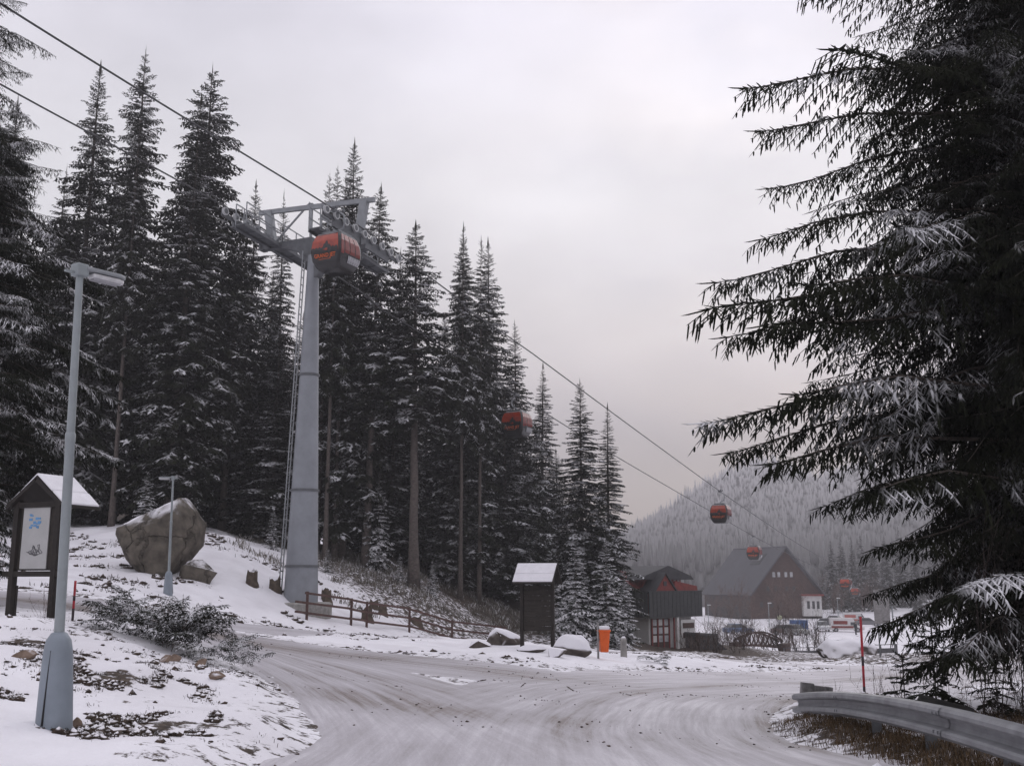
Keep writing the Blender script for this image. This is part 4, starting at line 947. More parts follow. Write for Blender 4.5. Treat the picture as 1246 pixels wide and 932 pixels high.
stone(679, 797, 31, .38, .3, .27, m_rock, 'small pointed snow-capped rock in front of the plank notice board', 34)
stone(648, 793, 32, .5, .3, .16, m_rock, 'flat dark stone between the feet of the plank notice board', 35)
stone(263, 841, 14.2, .115, .09, .07, m_rock_b, 'flat reddish brown stone on snow, farther right of two', 36, sink=.15)
stone(246, 818, 15.6, .12, .09, .09, m_rock_b, 'angular reddish brown stone on snow, left of a flat one', 37, sink=.15)
stone(203, 806, 15.6, .13, .1, .10, m_rock_b, 'brown stone beside the snowy cut branches', 38, sink=.3)
stone(213, 794, 16.2, .11, .1, .08, m_rock_b, 'small brown stone just under the cut branches', 43, sink=.3)
stone(30, 804, 13.0, .17, .12, .10, m_rock_b, 'brown stone half under snow left of the near lamp base', 39, sink=.3)
stone(94, 880, 9.7, .06, .05, .08, m_rock_b, 'small brown stone touching the near lamp base', 40, sink=.3)
stone(1145, 868, 13.0, .46, .35, .33, m_rock_k, 'black wet boulder behind the crash barrier', 41, 'boulder')
stone(1030, 806, 62, 1.9, 1.2, 1.0, m_rock, 'large snow-covered mound beyond the far side of the road', 42, 'boulder', mound=True)
stone(1065, 929, 9.6, .10, .09, .09, m_rock, 'small snowy stone on brown grass under the crash barrier', 44)
# ---- tree stumps on the bank
m_stump = snowy('stump_wood', (0.05, 0.04, 0.033), (0.12, 0.095, 0.075), .55, .8, .9, 2, cscale=6)
for i, (px, py, d, r0, h, lab) in enumerate([(397, 718, 49, .22, .55, 'snow-topped tree stump right of the tower foot'), (446, 738, 49.5, .24, .65, 'dark tree stump just behind the fence rails'), (455, 725, 54, .20, .45, 'small tree stump up the bank, left of a pair'), (466, 728, 53.5, .2, .45, 'small tree stump up the bank, right of a pair'),
                                            (335, 718, 46, .24, .5, 'broad snow-topped stump left of the tower foot'), (306, 720, 45, .22, .55, 'gnarled uprooted stump left of the tower'), (505, 742, 55, .3, .4, 'low stump behind the middle of the fence')]):
    q = P(px, py, d); o = MB(); rs = random.Random(i); n = 12; prof = [(r0 * 1.5, -.3), (r0 * 1.35, 0), (r0 * 1.05, h * .3), (r0, h), (r0 * .9, h + .02)]
    o.lathe(prof, n); o.v = [(x * (1 + .14 * math.sin(3 * math.atan2(y, x) + i)), y * (1 + .14 * math.sin(3 * math.atan2(y, x) + i)), z + .08 * x + (z > .2) * .16 * vnoise(x * 9 + i * 3, y * 9)) for x, y, z in o.v]
    ob = o.build('tree_stump', m_stump); auto_smooth(ob, 50); ob.location = (q.x, q.y, GZ(q.x, q.y)); tag(ob, lab, 'stump', 'stumps on the bank')

# ================================================================ CUT BRANCHES
m_cut = snowy('cut_spruce_snowy', (0.012, 0.014, 0.010), (0.035, 0.034, 0.025), .3, .75, .55, 4, cscale=4, snow=(.72, .72, .75))
rb = np.random.default_rng(9); CUT = []
for i in range(5):
    V, Fq = make_branch(1.6, rb.uniform(.5, .8), .06, .55, .07, .13, .018, rb, hang=.5, lift=.5, taper=.6, first=.05); CUT.append(raw('branch', V, Fq, m_cut))
def brush(px, py, d, spots, lab, sc_=1.0, seed=0, up=1.0):
    q = P(px, py, d); r = empty('brush_pile', (q.x, q.y, GZ(q.x, q.y)), 0, lab, 'brush pile'); rs = random.Random(seed)
    for k, (dx, dy, s) in enumerate(spots):
        o = link(bpy.data.objects.new('branch', CUT[k % 5]), r); z = GZ(q.x + dx, q.y + dy) - r.location.z
        o.location = (dx, dy, z + rs.uniform(0, .30) * up); o.rotation_euler = (rs.uniform(-.5, .5), rs.uniform(-.75, -.05) * up, rs.uniform(0, 6.28)); o.scale = [s * sc_] * 3
rs = random.Random(3)
def heap(n, rx_, ry_, s0, s1): return [(rs.gauss(0, 1) * rx_ * .6, rs.gauss(0, 1) * ry_ * .6, rs.uniform(s0, s1)) for _ in range(n)]
brush(165, 770, 17.8, heap(30, .5, .25, .4, .7), 'dark heap of cut spruce branches with snow, left half by the road', seed=1)
brush(222, 780, 17.5, heap(28, .45, .25, .45, .75), 'arched heap of snowy cut spruce branches below the small lamp', seed=2)
brush(272, 805, 16.8, heap(18, .4, .2, .3, .45), 'low end of the cut spruce branches at the road corner', seed=3)
brush(795, 800, 36, heap(7, .4, .3, .35, .5), 'small snowy pile of debris at the road edge right of the orange bin', seed=4, up=.3)

# ================================================================ STREET FURNITURE
m_bin = paint('orange_plastic', (0.78, 0.13, 0.02), .45, var=.1, scale=4)
m_grey_post = paint('grey_post', (0.30, 0.29, 0.29), .6, var=.2, scale=8)
m_redp = paint('red_pole_paint', (0.42, 0.015, 0.03), .5, var=.25, scale=3)
m_blackp = paint('black_band', (0.03, 0.02, 0.025), .6)
q = P(735, 797, 33.5); r = empty('litter_bin', (q.x, q.y, GZ(q.x, q.y)), .15, 'orange litter bin with white snowy lid on a grey post', 'litter bin')
MB().tube([(-.20, -.06, -.3), (-.20, -.06, 1.12)], .035, 10).build('post', m_grey_post, r, True)
bn = MB(); bn.add([(x * a, y * a, z) for z, a in ((.22, .125), (.86, .17)) for x, y in ((-1, -1), (1, -1), (1, 1), (-1, 1))], [(3, 2, 1, 0), (4, 5, 6, 7)] + [(i, (i + 1) % 4, (i + 1) % 4 + 4, i + 4) for i in range(4)])
bevel(bn.build('body', m_bin, r), .03, 3)
bevel(MB().box((0, 0, .875), (.38, .38, .05)).build('rim', m_bin, r), .015)
bevel(MB().box((0, 0, .955), (.33, .33, .12)).build('lid', m_snow, r), .04, 3)
MB().bar((-.2, -.06, .6), (-.02, 0, .6), .05).build('bracket', m_grey_post, r)
for k, (px, py, d, h, w, lab, m_, nm) in enumerate([(759, 796, 38, .7, .12, 'short weathered stone bollard with snowy cap right of the orange bin', snowy('bollard_stone', (0.2, .19, .18), (.34, .33, .31), .3, .7, .7, 3), 'stone_bollard')]):
    q = P(px, py, d); o = MB(); o.lathe([(w, -.2), (w * .95, h * .75), (w * .75, h * .93), (w * .3, h)], 12); ob = o.build(nm, m_); auto_smooth(ob, 50); ob.location = (q.x, q.y, GZ(q.x, q.y)); tag(ob, lab, 'bollard')
def marker(px, py, d, h, rad, lab, bands, lean=(0, 0)):
    q = P(px, py, d); r = empty('snow_marker', (q.x, q.y, GZ(q.x, q.y)), 0, lab, 'marker pole'); r.rotation_euler = (lean[0], lean[1], 0)
    MB().tube([(0, 0, -.3), (0, 0, h)], rad, 8).build('pole', m_redp, r, True)
    for a, b in bands: MB().tube([(0, 0, a * h), (0, 0, b * h)], rad * 1.06, 8).build('band', m_blackp, r, True)
marker(1052, 846, 28, 2.02, .033, 'tall thin red snow marker pole beside the road bend', ((.05, .12), (.38, .5)), (0, .01))
marker(88, 757, 18.5, .68, .022, 'short red marker stick beside the left notice board', ((.0, .3), (.5, .62)))
# ---- crash barrier
m_guard = paint('barrier_zinc', (0.29, 0.295, 0.31), .5, .3, var=.16, scale=3)
gp = [P(972, 895, 17.3), P(1000, 890, 15.5), P(1060, 912, 12), P(1140, 930, 10)]
gl = [(4.60, 17.3), (4.46, 15.2), (4.28, 12.4), (4.12, 9.9), (3.98, 7.4), (3.85, 4.0), (3.6, 0.0), (3.4, -4)]
gs = spline([(x, y, 0) for x, y in gl], .25)[:, :2]
gz_ = base_z(gs[:, 0], gs[:, 1]); gz_ = np.polyval(np.polyfit(gs[:, 1], gz_, 2), gs[:, 1]); seg_len = np.concatenate([[0], np.cumsum(np.linalg.norm(np.diff(gs, axis=0), axis=1))])
br_o = empty('crash_barrier', (gs[0, 0], gs[0, 1], gz_[0]), 0, 'grey steel crash barrier along the right verge', 'crash barrier'); O = Vector(br_o.location)
WP = [(.02, .0), (.075, .012), (.10, .04), (.10, .075), (.085, .095), (.015, .115), (.0, .155), (.015, .197), (.085, .217), (.10, .237), (.10, .272), (.075, .30), (.02, .312)]
def beam(s0, s1, lift, name, out_=0.0):
    k = max(3, int((s1 - s0) / .35)); mb = MB(); n = len(WP)
    for i in range(k + 1):
        s = s0 + (s1 - s0) * i / k; x = np.interp(s, seg_len, gs[:, 0]); y = np.interp(s, seg_len, gs[:, 1]); z = np.interp(s, seg_len, gz_)
        x2 = np.interp(s + .05, seg_len, gs[:, 0]); y2 = np.interp(s + .05, seg_len, gs[:, 1]); t = Vector((x2 - x, y2 - y, 0))
        if t.length < 1e-6: t = Vector((0, -1, 0))
        t.normalize(); nn = Vector((t.y, -t.x, 0))          # towards the road
        if nn.x > 0: nn = -nn
        for a, b in WP: mb.v.append(tuple(Vector((x, y, z + lift + b)) + nn * (a + out_) - O))
        for a, b in reversed(WP): mb.v.append(tuple(Vector((x, y, z + lift + b)) + nn * (a + out_ - .006) - O))
    m2 = 2 * n
    for i in range(k):
        for j in range(m2): mb.f.append((i * m2 + j, i * m2 + (j + 1) % m2, (i + 1) * m2 + (j + 1) % m2, (i + 1) * m2 + j))
    return auto_smooth(mb.build(name, m_guard, br_o), 28)
TOT = seg_len[-1]; s = 0.0; first = True; j = 0
while s < TOT - .5:
    e1 = min(s + (3.0 if first else 4.0), TOT); beam(s - (.0 if first else .12), e1 + .12 if e1 < TOT else e1, .20, 'beam', .008 * (j % 2)); first = False
    for dz in (.07, .24):
        for ds in (-.06, .06):
            if e1 < TOT:
                x = np.interp(e1 + ds, seg_len, gs[:, 0]); y = np.interp(e1 + ds, seg_len, gs[:, 1]); z = np.interp(e1 + ds, seg_len, gz_)
                MB().box(Vector((x - .102, y, z + .2 + dz)) - O, (.02, .03, .03)).build('bolt', m_galv_d, br_o)
    s = e1; j += 1
s = .3
while s < TOT:
    x = np.interp(s, seg_len, gs[:, 0]); y = np.interp(s, seg_len, gs[:, 1]); z = np.interp(s, seg_len, gz_)
    MB().box(Vector((x + .07, y, z + .12)) - O, (.10, .06, .72)).build('post', m_galv_d, br_o); s += 2.0
m_oldw = paint('old_grey_timber', (0.24, 0.23, 0.23), .85, var=.3, scale=7)
ex, ey = gs[1]; ez = gz_[1]
for k, (dx, w, h) in enumerate(((.06, .2, .23), (.23, .15, .19), (.36, .12, .18))):
    o = MB().box(Vector((ex + dx, ey - .2 - .06 * k, ez + .46 + h / 2)) - O, (w, .10, h), Matrix.Rotation(.12, 3, 'Y')).build('end_block', m_oldw, br_o); bevel(o, .012)
# ---- back of a road sign and its second post
q = P(1076, 808, 51); r = empty('road_sign', (q.x, q.y, GZ(q.x, q.y)), .1, 'grey back of a large road sign on thin posts beyond the bend', 'road sign')
MB().box((.05, 0, 2.35), (.78, .03, 1.6)).build('panel', m_grey_post, r)
for x in (-.15, .6): MB().tube([(x, .05, -.3), (x, .05, 3.1 if x < 0 else 2.4)], .035, 8).build('post', m_galv, r, True)
# ---- long low guard rail by the lower road
m_lrail = paint('lower_rail_grey', (0.11, 0.11, 0.115), .6, var=.2)
a, b = P(955, 800, 92), P(1092, 797, 78); A = Vector((a.x, a.y, P(955, 800, 92).z)); B_ = Vector((b.x, b.y, P(1092, 797, 78).z))
r = empty('guard_rail', A, 0, 'long low dark guard rail below the far side of the road', 'guard rail')
MB().bar((0, 0, .35), B_ - A + Vector((0, 0, .35)), .1, .36).build('beam', m_lrail, r)
for i in range(9): p = (B_ - A) * (i / 8); MB().box(p + Vector((0, .1, -.5)), (.12, .12, 2.6)).build('post', m_lrail, r)
MB().bar((0, .02, -.55), B_ - A + Vector((0, .02, -.55)), .06, .12).build('lower_bar', m_lrail, r)
MB().bar((0, .1, .78), B_ - A + Vector((0, .1, .78)), .05, .05).build('top_bar', m_lrail, r)

# ================================================================ RED DORMERED LODGE
m_wwall = paint('white_render', (0.60, 0.59, 0.58), .8, var=.08, scale=2)
m_clad = paint('dark_cladding', (0.05, 0.053, 0.055), .75, var=.2, scale=3)
m_redw = paint('red_wood', (0.20, 0.030, 0.024), .65, var=.2, scale=4)
m_roofd = paint('dark_roofing', (0.045, 0.045, 0.05), .7, var=.2, scale=2)
m_pane = paint('window_pane', (0.45, 0.46, 0.48), .15, var=.25, scale=2)
m_brown = paint('brown_wood', (0.075, 0.042, 0.034), .7, var=.25, scale=5)
q = P(790, 788, 82); lg = empty('lodge', (q.x, q.y, q.z - .1), math.radians(38), 'small lodge with white ground floor, dark wooden balcony band and red dormers', 'building')
# local: near corner at the origin, +x along the right face, +y along the left face
MB().box((2.4, 4.0, 1.1), (4.8, 8, 2.7)).build('ground_floor_wall', m_wwall, lg)
MB().box((2.4, 4.0, -.6), (5.0, 8.2, 1.0)).build('plinth', m_roofd, lg)
for i in range(14): MB().box((-.55 + (i + .5) * .43, -.62, 3.35), (.40, .05, 1.95)).build('balcony_board', m_clad, lg)
for i in range(22): MB().box((-.62, -.55 + (i + .5) * .43, 3.35), (.05, .40, 1.95)).build('balcony_board', m_clad, lg)
MB().box((2.45, 4.0, 2.45), (6.1, 9.2, .12)).build('balcony_floor', m_brown, lg)
for i in range(8): MB().box((5.5, -.55 + (i + .5) * .43, 3.35), (.05, .40, 1.95)).build('balcony_board', m_clad, lg)
MB().box((2.45, 4.0, 4.36), (6.2, 9.3, .06)).build('balcony_cap', m_clad, lg)
MB().box((2.6, 4.5, 4.0), (4.4, 7.0, 3.2)).build('upper_wall', m_redw, lg)
MB().prism([(-.3, 5.25), (5.6, 5.25), (5.3, 5.55), (2.7, 6.35), (.2, 5.6)], .3, 9.2, 'y').build('roof', m_roofd, lg)
for x0 in (.55,):
    g = MB(); g.prism([(x0 - .2, 4.4), (x0 + 2.0, 4.4), (x0 + .9, 5.7)], -.45, 1.2, 'y'); d_ = g.build('dormer', m_redw, lg)
    for sg in (-1, 1): MB().add([(x0 + .9, -.6, 5.80), (x0 + .9, 1.4, 5.80), (x0 + .9 + sg * 1.35, 1.4, 4.30), (x0 + .9 + sg * 1.35, -.6, 4.30), (x0 + .9, -.6, 5.70), (x0 + .9, 1.4, 5.70), (x0 + .9 + sg * 1.3, 1.4, 4.22), (x0 + .9 + sg * 1.3, -.6, 4.22)], [(0, 1, 2, 3), (7, 6, 5, 4), (0, 4, 5, 1), (1, 5, 6, 2), (2, 6, 7, 3), (3, 7, 4, 0)]).build('dormer_roof', m_roofd, d_)
    MB().box((x0 + .9, -.47, 4.95), (.35, .05, .35)).build('dormer_window', m_roofd, d_)
MB().prism([(1.0, 4.4), (5.0, 4.4), (3.0, 6.0)], -.5, .4, 'x').build('dormer', m_redw, lg)
MB().prism([(2.5, 4.4), (5.3, 4.4), (5.2, 4.75), (2.75, 5.15)], -.35, -.15, 'y').build('fascia', m_redw, lg)
for x in (4.0, 4.45): 
    w = MB().box((x, .98, 5.0), (.3, .06, .6)).build('window', m_redw, lg); MB().box((x, .94, 5.0), (.2, .04, .45)).build('pane', m_pane, w)
dr = MB().box((1.15, -.06, 1.1), (1.9, .12, 2.35)).build('door', m_brown, lg)
for i in range(3):
    for k in range(3):
        MB().box((.5 + i * .64, -.135, .75 + k * .62), (.42, .04, .48)).build('pane', m_pane if (i + k) % 3 else m_wwall, dr)
for i in range(4): MB().box((.22 + i * .63, -.15, 1.1), (.13, .06, 2.35)).build('frame', m_redw, dr)
MB().box((2.65, -.5, 1.1), (.22, .22, 2.5)).build('pillar', m_wwall, lg); MB().box((2.3, -.5, 1.1), (.10, .10, 2.5)).build('pillar', m_redw, lg)
by = MB().box((3.9, -.25, 1.0), (1.6, .5, 2.3)).build('bay', m_wwall, lg)
for k in range(2): MB().box((3.9, -.52, .95 + k * .75), (1.25, .06, .4)).build('shutter', m_brown, by)
MB().box((6.6, 1.8, .1), (3.4, 3.0, 1.6)).build('terrace', m_roofd, lg)
# the dark sloping cellar roof beside it
q = P(862, 796, 84); cr_ = empty('cellar_roof', (q.x, q.y, q.z), .5, 'low dark sloping shed roof between the lodge and the footbridge', 'shed')
MB().prism([(-1.7, -.6), (2.6, -.6), (-.6, 1.5), (-1.7, 1.6)], -1, 4, 'y').build('roof', m_roofd, cr_)
MB().prism([(-1.8, 1.6), (-.55, 1.52), (-.45, 1.65), (-1.8, 1.75)], -1.1, 4, 'y').build('eave_board', m_galv_d, cr_)

# ================================================================ THE BIG CHALET
m_croof = paint('chalet_roof', (0.075, 0.075, 0.085), .7, var=.12, scale=.4)
m_cwall = paint('chalet_boarding', (0.075, 0.04, 0.032), .8, var=.25, scale=1.5)
m_cside = paint('chalet_side', (0.05, 0.045, 0.045), .8, var=.2, scale=1)
q = P(914, 752, 216); ch = empty('chalet', (q.x, q.y, -5.8), math.radians(-6), 'big steep-roofed dark chalet at the far end of the car park', 'building')
# local: near left gable corner at the origin; gable along +x, ridge along +y then to the left
RX = math.radians(0)
W_, D_, EH, RH = 14.2, 16.0, 4.6, 13.9; skew = -8.0
def cp(x, y, z): return (x + y / D_ * skew, y, z)
def pl(pts_): return [cp(*p) for p in pts_]
def slab(name, pts_, th, mat, parent=ch):
    a = [Vector(p) for p in pl(pts_)]; nrm = (a[1] - a[0]).cross(a[2] - a[0]).normalized() * th; n = len(a)
    return MB().add(a + [p - nrm for p in a], [tuple(range(n)), tuple(reversed(range(n, 2 * n)))] + [(i, i + n, (i + 1) % n + n, (i + 1) % n) for i in range(n)]).build(name, mat, parent)
slab('gable_wall', [(0, 0, -1), (W_, 0, -1), (W_, 0, EH), (W_ / 2, 0, RH), (0, 0, EH)], .3, m_cwall)
slab('side_wall', [(0, D_, -1), (0, 0, -1), (0, 0, EH), (0, D_, EH)], .3, m_cside)
slab('side_wall', [(W_, 0, -1), (W_, D_, -1), (W_, D_, EH), (W_, 0, EH)], .3, m_cside)
slab('gable_wall', [(W_, D_, -1), (0, D_, -1), (0, D_, EH), (W_ / 2, D_, RH), (W_, D_, EH)], .3, m_cwall)
kx = (RH - EH) / (W_ / 2)
rf = slab('roof', [(-.5, -.9, EH - .5 * kx + .3), (W_ / 2, -.9, RH + .3), (W_ / 2, D_ + .5, RH + .3), (-.5, D_ + .5, EH - .5 * kx + .3)], .3, m_croof)
slab('roof', [(W_ / 2, -.9, RH + .3), (W_ + .5, -.9, EH - .5 * kx + .3), (W_ + .5, D_ + .5, EH - .5 * kx + .3), (W_ / 2, D_ + .5, RH + .3)], .3, m_croof)
slab('roof_hatch', [(4.2, 3.5, EH + 4.2 * kx + .42), (5.9, 3.5, EH + 5.9 * kx + .42), (5.9, 6.5, EH + 5.9 * kx + .42), (4.2, 6.5, EH + 4.2 * kx + .42)], .2, m_clad, rf)
def cwin(x, z, w, h, m_=m_pane):
    f_ = MB().box((x, -.06, z), (w, .12, h)).build('window', m_brown, ch); MB().box((x, -.14, z), (w * .72, .06, h * .8)).build('pane', m_, f_)
for x in (4.9, 5.9, 7.3, 8.4): cwin(x, 8.4, .75, 1.25)
for x in (3.6, 5.2, 7.4, 8.8): cwin(x, 5.6, .7, 1.2, m_clad)
for x in (2.2, 4.2, 6.2): cwin(x, 2.4, .8, 1.2, m_clad)
MB().box((7.1, -.5, 4.35), (11, .9, .16)).build('balcony', m_brown, ch)
MB().box((12.0, -1.0, 2.2), (3.6, 2.0, 4.0)).build('porch', m_wwall, ch)
MB().box((12.0, -1.3, 4.35), (4.4, 2.8, .35)).build('canopy', m_redw, ch)
for x in (11.2, 12.2, 13.1): cwin_ = MB().box((x, -2.03, 2.4), (.5, .08, 1.5)).build('window', m_clad, ch)
MB().box((1.6, 3.0, RH + .6), (.7, .7, .1)).build('chimney_cap', m_croof, ch).location = (4, 3, -1.2)

# ================================================================ FOOTBRIDGE
q0, q1 = P(893, 786, 101), P(948, 786, 99); L = (q1 - q0).length
fb = empty('footbridge', q0, math.atan2(q1.y - q0.y, q1.x - q0.x), 'red-brown wooden arched footbridge with lattice sides over the stream', 'footbridge')
def arch(t): return .75 * math.sin(math.pi * t)
for y in (0, 1.6):
    for h, w in ((0, .14), (.55, .14)):
        mb = MB(); K = 10
        for i in range(K): mb.bar((L * i / K, y, arch(i / K) * (1 if h else .15) + h), (L * (i + 1) / K, y, arch((i + 1) / K) * (1 if h else .15) + h), w)
        mb.build('chord', m_rail, fb)
    for i in range(10):
        t0, t1 = i / 10, (i + 1) / 10; MB().bar((L * t0, y, arch(t0) * .15), (L * t1, y, arch(t1) + .55), .08).bar((L * t0, y, arch(t0) + .55), (L * t1, y, arch(t1) * .15), .08).build('lattice', m_rail, fb)
for i in range(14): MB().box((L * (i + .5) / 14, .8, arch((i + .5) / 14) * .15 + .02), (L / 14 - .02, 1.6, .06)).build('deck_plank', m_brown, fb)
for x in (-.1, L + .3): MB().box((x, .8, -.6), (.7, 1.9, 1.9)).build('abutment', m_brown, fb)

# ================================================================ CAR PARK
m_tyre = m_rubber; m_glass = paint('car_glass', (0.05, 0.055, 0.06), .1, spec=.6); m_head = paint('headlamp', (.6, .6, .58), .2)
def make_car(col, L=4.1, W=1.65, H=1.42, van=False, snow=False, stripe=None):
    nm = 'van' if van else 'car'; r = empty(nm + '' if van else 'parked_car'); m_ = paint('car_paint_%d_%d_%d' % tuple(int(c * 99) for c in col), col, .35, .1, var=.06, spec=.5); h = L / 2
    b = MB(); b.prism([(-h, .28), (h, .28), (h, .62), (h * .93, .78), (h * .45, .88), (-h * .9, .92), (-h, .8)], -W / 2, W / 2, 'y'); bevel(b.build('body', m_, r), .06)
    c = MB()
    pr_ = [(-h * .92, .9), (h * .62, .9), (h * .38, H - .05), (-h * .9, H - .05)] if van else [(-h * .82, .9), (h * .5, .87), (h * .12, H - .05), (-h * .55, H - .05)]
    c.prism(pr_, -W * .44, W * .44, 'y'); c.build('glasshouse', m_ if van else m_glass, r)
    rx0, rx1 = pr_[3][0] - .02, pr_[2][0] + .02; ro = MB().box(((rx0 + rx1) / 2, 0, H - .03), (rx1 - rx0, W * .9, .06)).build('roof', m_, r)
    if snow: MB().box(((rx0 + rx1) / 2, 0, H + .02), (rx1 - rx0 - .05, W * .86, .07)).build('snow_layer', m_snow, ro)
    if van:
        for y in (-1, 1): MB().box((h * .36, y * W * .442, 1.2), (.7, .03, .42)).build('side_window', m_glass, r)
        MB().add([(h * .64, -W * .4, .95), (h * .64, W * .4, .95), (h * .42, W * .4, H - .15), (h * .42, -W * .4, H - .15), (h * .60, -W * .4, .95), (h * .60, W * .4, .95), (h * .38, W * .4, H - .15), (h * .38, -W * .4, H - .15)], [(0, 1, 2, 3), (7, 6, 5, 4), (0, 4, 5, 1), (1, 5, 6, 2), (2, 6, 7, 3), (3, 7, 4, 0)]).build('windscreen', m_glass, r)
        if stripe:
            for y in (-1, 1): MB().box((-h * .25, y * (W / 2 + .012), .72), (L * .62, .02, .3)).build('stripe', stripe, r)
            for y in (-1, 1): MB().box((-h * .35, y * W * .445, 1.35), (L * .4, .03, .5)).build('sign_panel', stripe, r)
    for x in (-h * .62, h * .62):
        for y in (-1, 1):
            w = MB().tube([(x, y * W * .40, .31), (x, y * W * .51, .31)], .31, 14).build('wheel', m_tyre, r); MB().tube([(x, y * W * .505, .31), (x, y * W * .525, .31)], .18, 12).build('rim', m_rack, w)
    for y in (-1, 1): MB().box((h * .985, y * W * .36, .66), (.08, .3, .13)).build('headlight', m_head, r)
    return r
def put(o, px, py, d, rz, lab, cat, group=None, on_ground=True):
    q = P(px, py, d); o.location = (q.x, q.y, GZ(q.x, q.y) if on_ground else q.z); o.rotation_euler = (0, 0, rz); tag(o, lab, cat, group)
CARS = 'vehicles in the valley car park'
put(make_car((.12, .075, .07), snow=True), 956, 765, 148, -.15, 'dark brown parked car with snow on its roof left of the blue container', 'car', CARS)
put(make_car((.28, .29, .28)), 968, 768, 146, -1.2, 'small grey-green parked car in front of the blue container', 'car', CARS)
put(make_car((.50, .51, .53)), 1000, 759, 158, -1.7, 'silver parked car facing the road right of the blue container', 'car', CARS)
put(make_car((.05, .055, .065)), 1007, 750, 185, -.5, 'dark parked car behind the silver one', 'car', CARS)
put(make_car((.10, .16, .28)), 898, 765, 150, .3, 'blue parked car half hidden behind bare shrubs', 'car', CARS)
put(make_car((.6, .58, .58), 5.0, 1.9, 2.0, True, False, m_redw), 1029, 757, 157, -.15, 'white and red van parked in the middle of the car park', 'van', CARS)
put(make_car((.58, .58, .58), 4.8, 1.85, 1.9, True, False, paint('pale_red', (.42, .12, .1), .5)), 1041, 749, 190, -.4, 'white minibus with pale red side behind the red and white van', 'van', CARS)
put(make_car((.16, .16, .17)), 1056, 752, 180, -.4, 'charcoal parked car right of the white minibus', 'car', CARS)
put(make_car((.3, .3, .32), snow=True), 1018, 748, 196, -.6, 'grey parked car with snowy roof near the chalet porch', 'car', CARS)
m_cont = paint('container_blue', (0.045, 0.12, 0.30), .5, var=.2, scale=1)
q = P(972, 761, 152); r = empty('container', (q.x, q.y, GZ(q.x, q.y)), .5, 'blue metal container standing in the car park', 'container')
MB().box((0, 0, .95), (1.9, 1.7, 1.7)).build('shell', m_cont, r)
for i in range(6): MB().box((-.8 + i * .32, -.87, .95), (.12, .06, 1.5)).build('rib', m_cont, r)
MB().box((0, 0, 1.84), (2.0, 1.8, .08)).build('lid', m_cont, r)
for x in (-.8, .8): MB().box((x, 0, .05), (.2, 1.6, .2)).build('skid', m_galv_d, r)
# walker
def walker(px, py, d, lab):
    q = P(px, py, d); e_ = empty('person', (q.x, q.y, GZ(q.x, q.y)), .4, lab, 'person')
    me = bpy.data.meshes.new('body')
    V = [(0, 0, .95), (0, 0, 1.15), (0, 0, 1.4), (0, 0, 1.52), (0, -.02, 1.62), (0, -.02, 1.74), (.1, 0, .9), (.12, .12, .5), (.12, .02, .08), (.12, -.12, .04), (-.1, 0, .9), (-.12, -.15, .5), (-.12, -.05, .08), (-.12, -.2, .04), (.2, 0, 1.4), (.27, .05, 1.12), (.25, -.12, .92), (-.2, 0, 1.4), (-.27, .03, 1.12), (-.25, -.15, .95)]
    E = [(0, 1), (1, 2), (2, 3), (3, 4), (4, 5), (0, 6), (6, 7), (7, 8), (8, 9), (0, 10), (10, 11), (11, 12), (12, 13), (2, 14), (14, 15), (15, 16), (2, 17), (17, 18), (18, 19)]
    Rr = [.17, .17, .18, .08, .1, .09, .11, .085, .06, .05, .11, .085, .06, .05, .085, .065, .05, .085, .065, .05]
    me.from_pydata(V, E, []); o = link(bpy.data.objects.new('body', me), e_); me.materials.append(paint('dark_clothes', (.03, .03, .035), .8))
    o.modifiers.new('skin', 'SKIN')
    for i, sv in enumerate(me.skin_vertices[0].data): sv.radius = (Rr[i], Rr[i]); sv.use_root = (i == 0)
    o.modifiers.new('sub', 'SUBSURF').render_levels = 1
    hd = bpy.data.meshes.new('head'); bm = bmesh.new(); bmesh.ops.create_icosphere(bm, subdivisions=2, radius=.115, matrix=Matrix.Translation((0, -.02, 1.68)) @ Matrix.Diagonal((.85, .95, 1.15, 1))); bm.to_mesh(hd); bm.free(); hd.materials.append(paint('skin', (.4, .25, .19), .6)); link(bpy.data.objects.new('head', hd), e_)
    hc = bpy.data.meshes.new('cap'); bm = bmesh.new(); bmesh.ops.create_icosphere(bm, subdivisions=2, radius=.122, matrix=Matrix.Translation((0, .0, 1.735)) @ Matrix.Diagonal((.9, 1, .8, 1))); bm.to_mesh(hc); bm.free(); hc.materials.append(paint('dark_clothes', (.03, .03, .035), .8)); link(bpy.data.objects.new('cap', hc), e_)
walker(1041, 763, 150, 'person in dark clothes walking across the snowy car park')
def far_lamp(px, py, d, h, lab):
    q = P(px, py, d); r = empty('street_lamp', (q.x, q.y, GZ(q.x, q.y)), 0, lab, 'street lamp', 'lamps near the chalet')
    MB().tube([(0, 0, -.3), (0, 0, h)], [.07, .05], 8).build('pole', m_lamp, r); MB().box((.2, 0, h + .05), (.6, .25, .14)).build('lamp_head', m_diff, r)
far_lamp(936, 757, 175, 3.9, 'grey lamp post before the chalet gable'); far_lamp(1020, 750, 190, 4.6, 'grey lamp post right of the chalet porch'); far_lamp(862, 752, 190, 3.6, 'grey lamp post left of the chalet side wall')
q = P(949, 757, 165); r = empty('round_sign', (q.x, q.y, GZ(q.x, q.y)), 0, 'round pale yellow sign on a thin post before the chalet', 'sign'); MB().tube([(0, 0, -.2), (0, 0, 1.9)], .04, 8).build('post', m_galv, r); MB().tube([(0, -.03, 1.75), (0, .03, 1.75)], .38, 16).build('disc', paint('sign_yellow', (.45, .47, .3), .5), r)

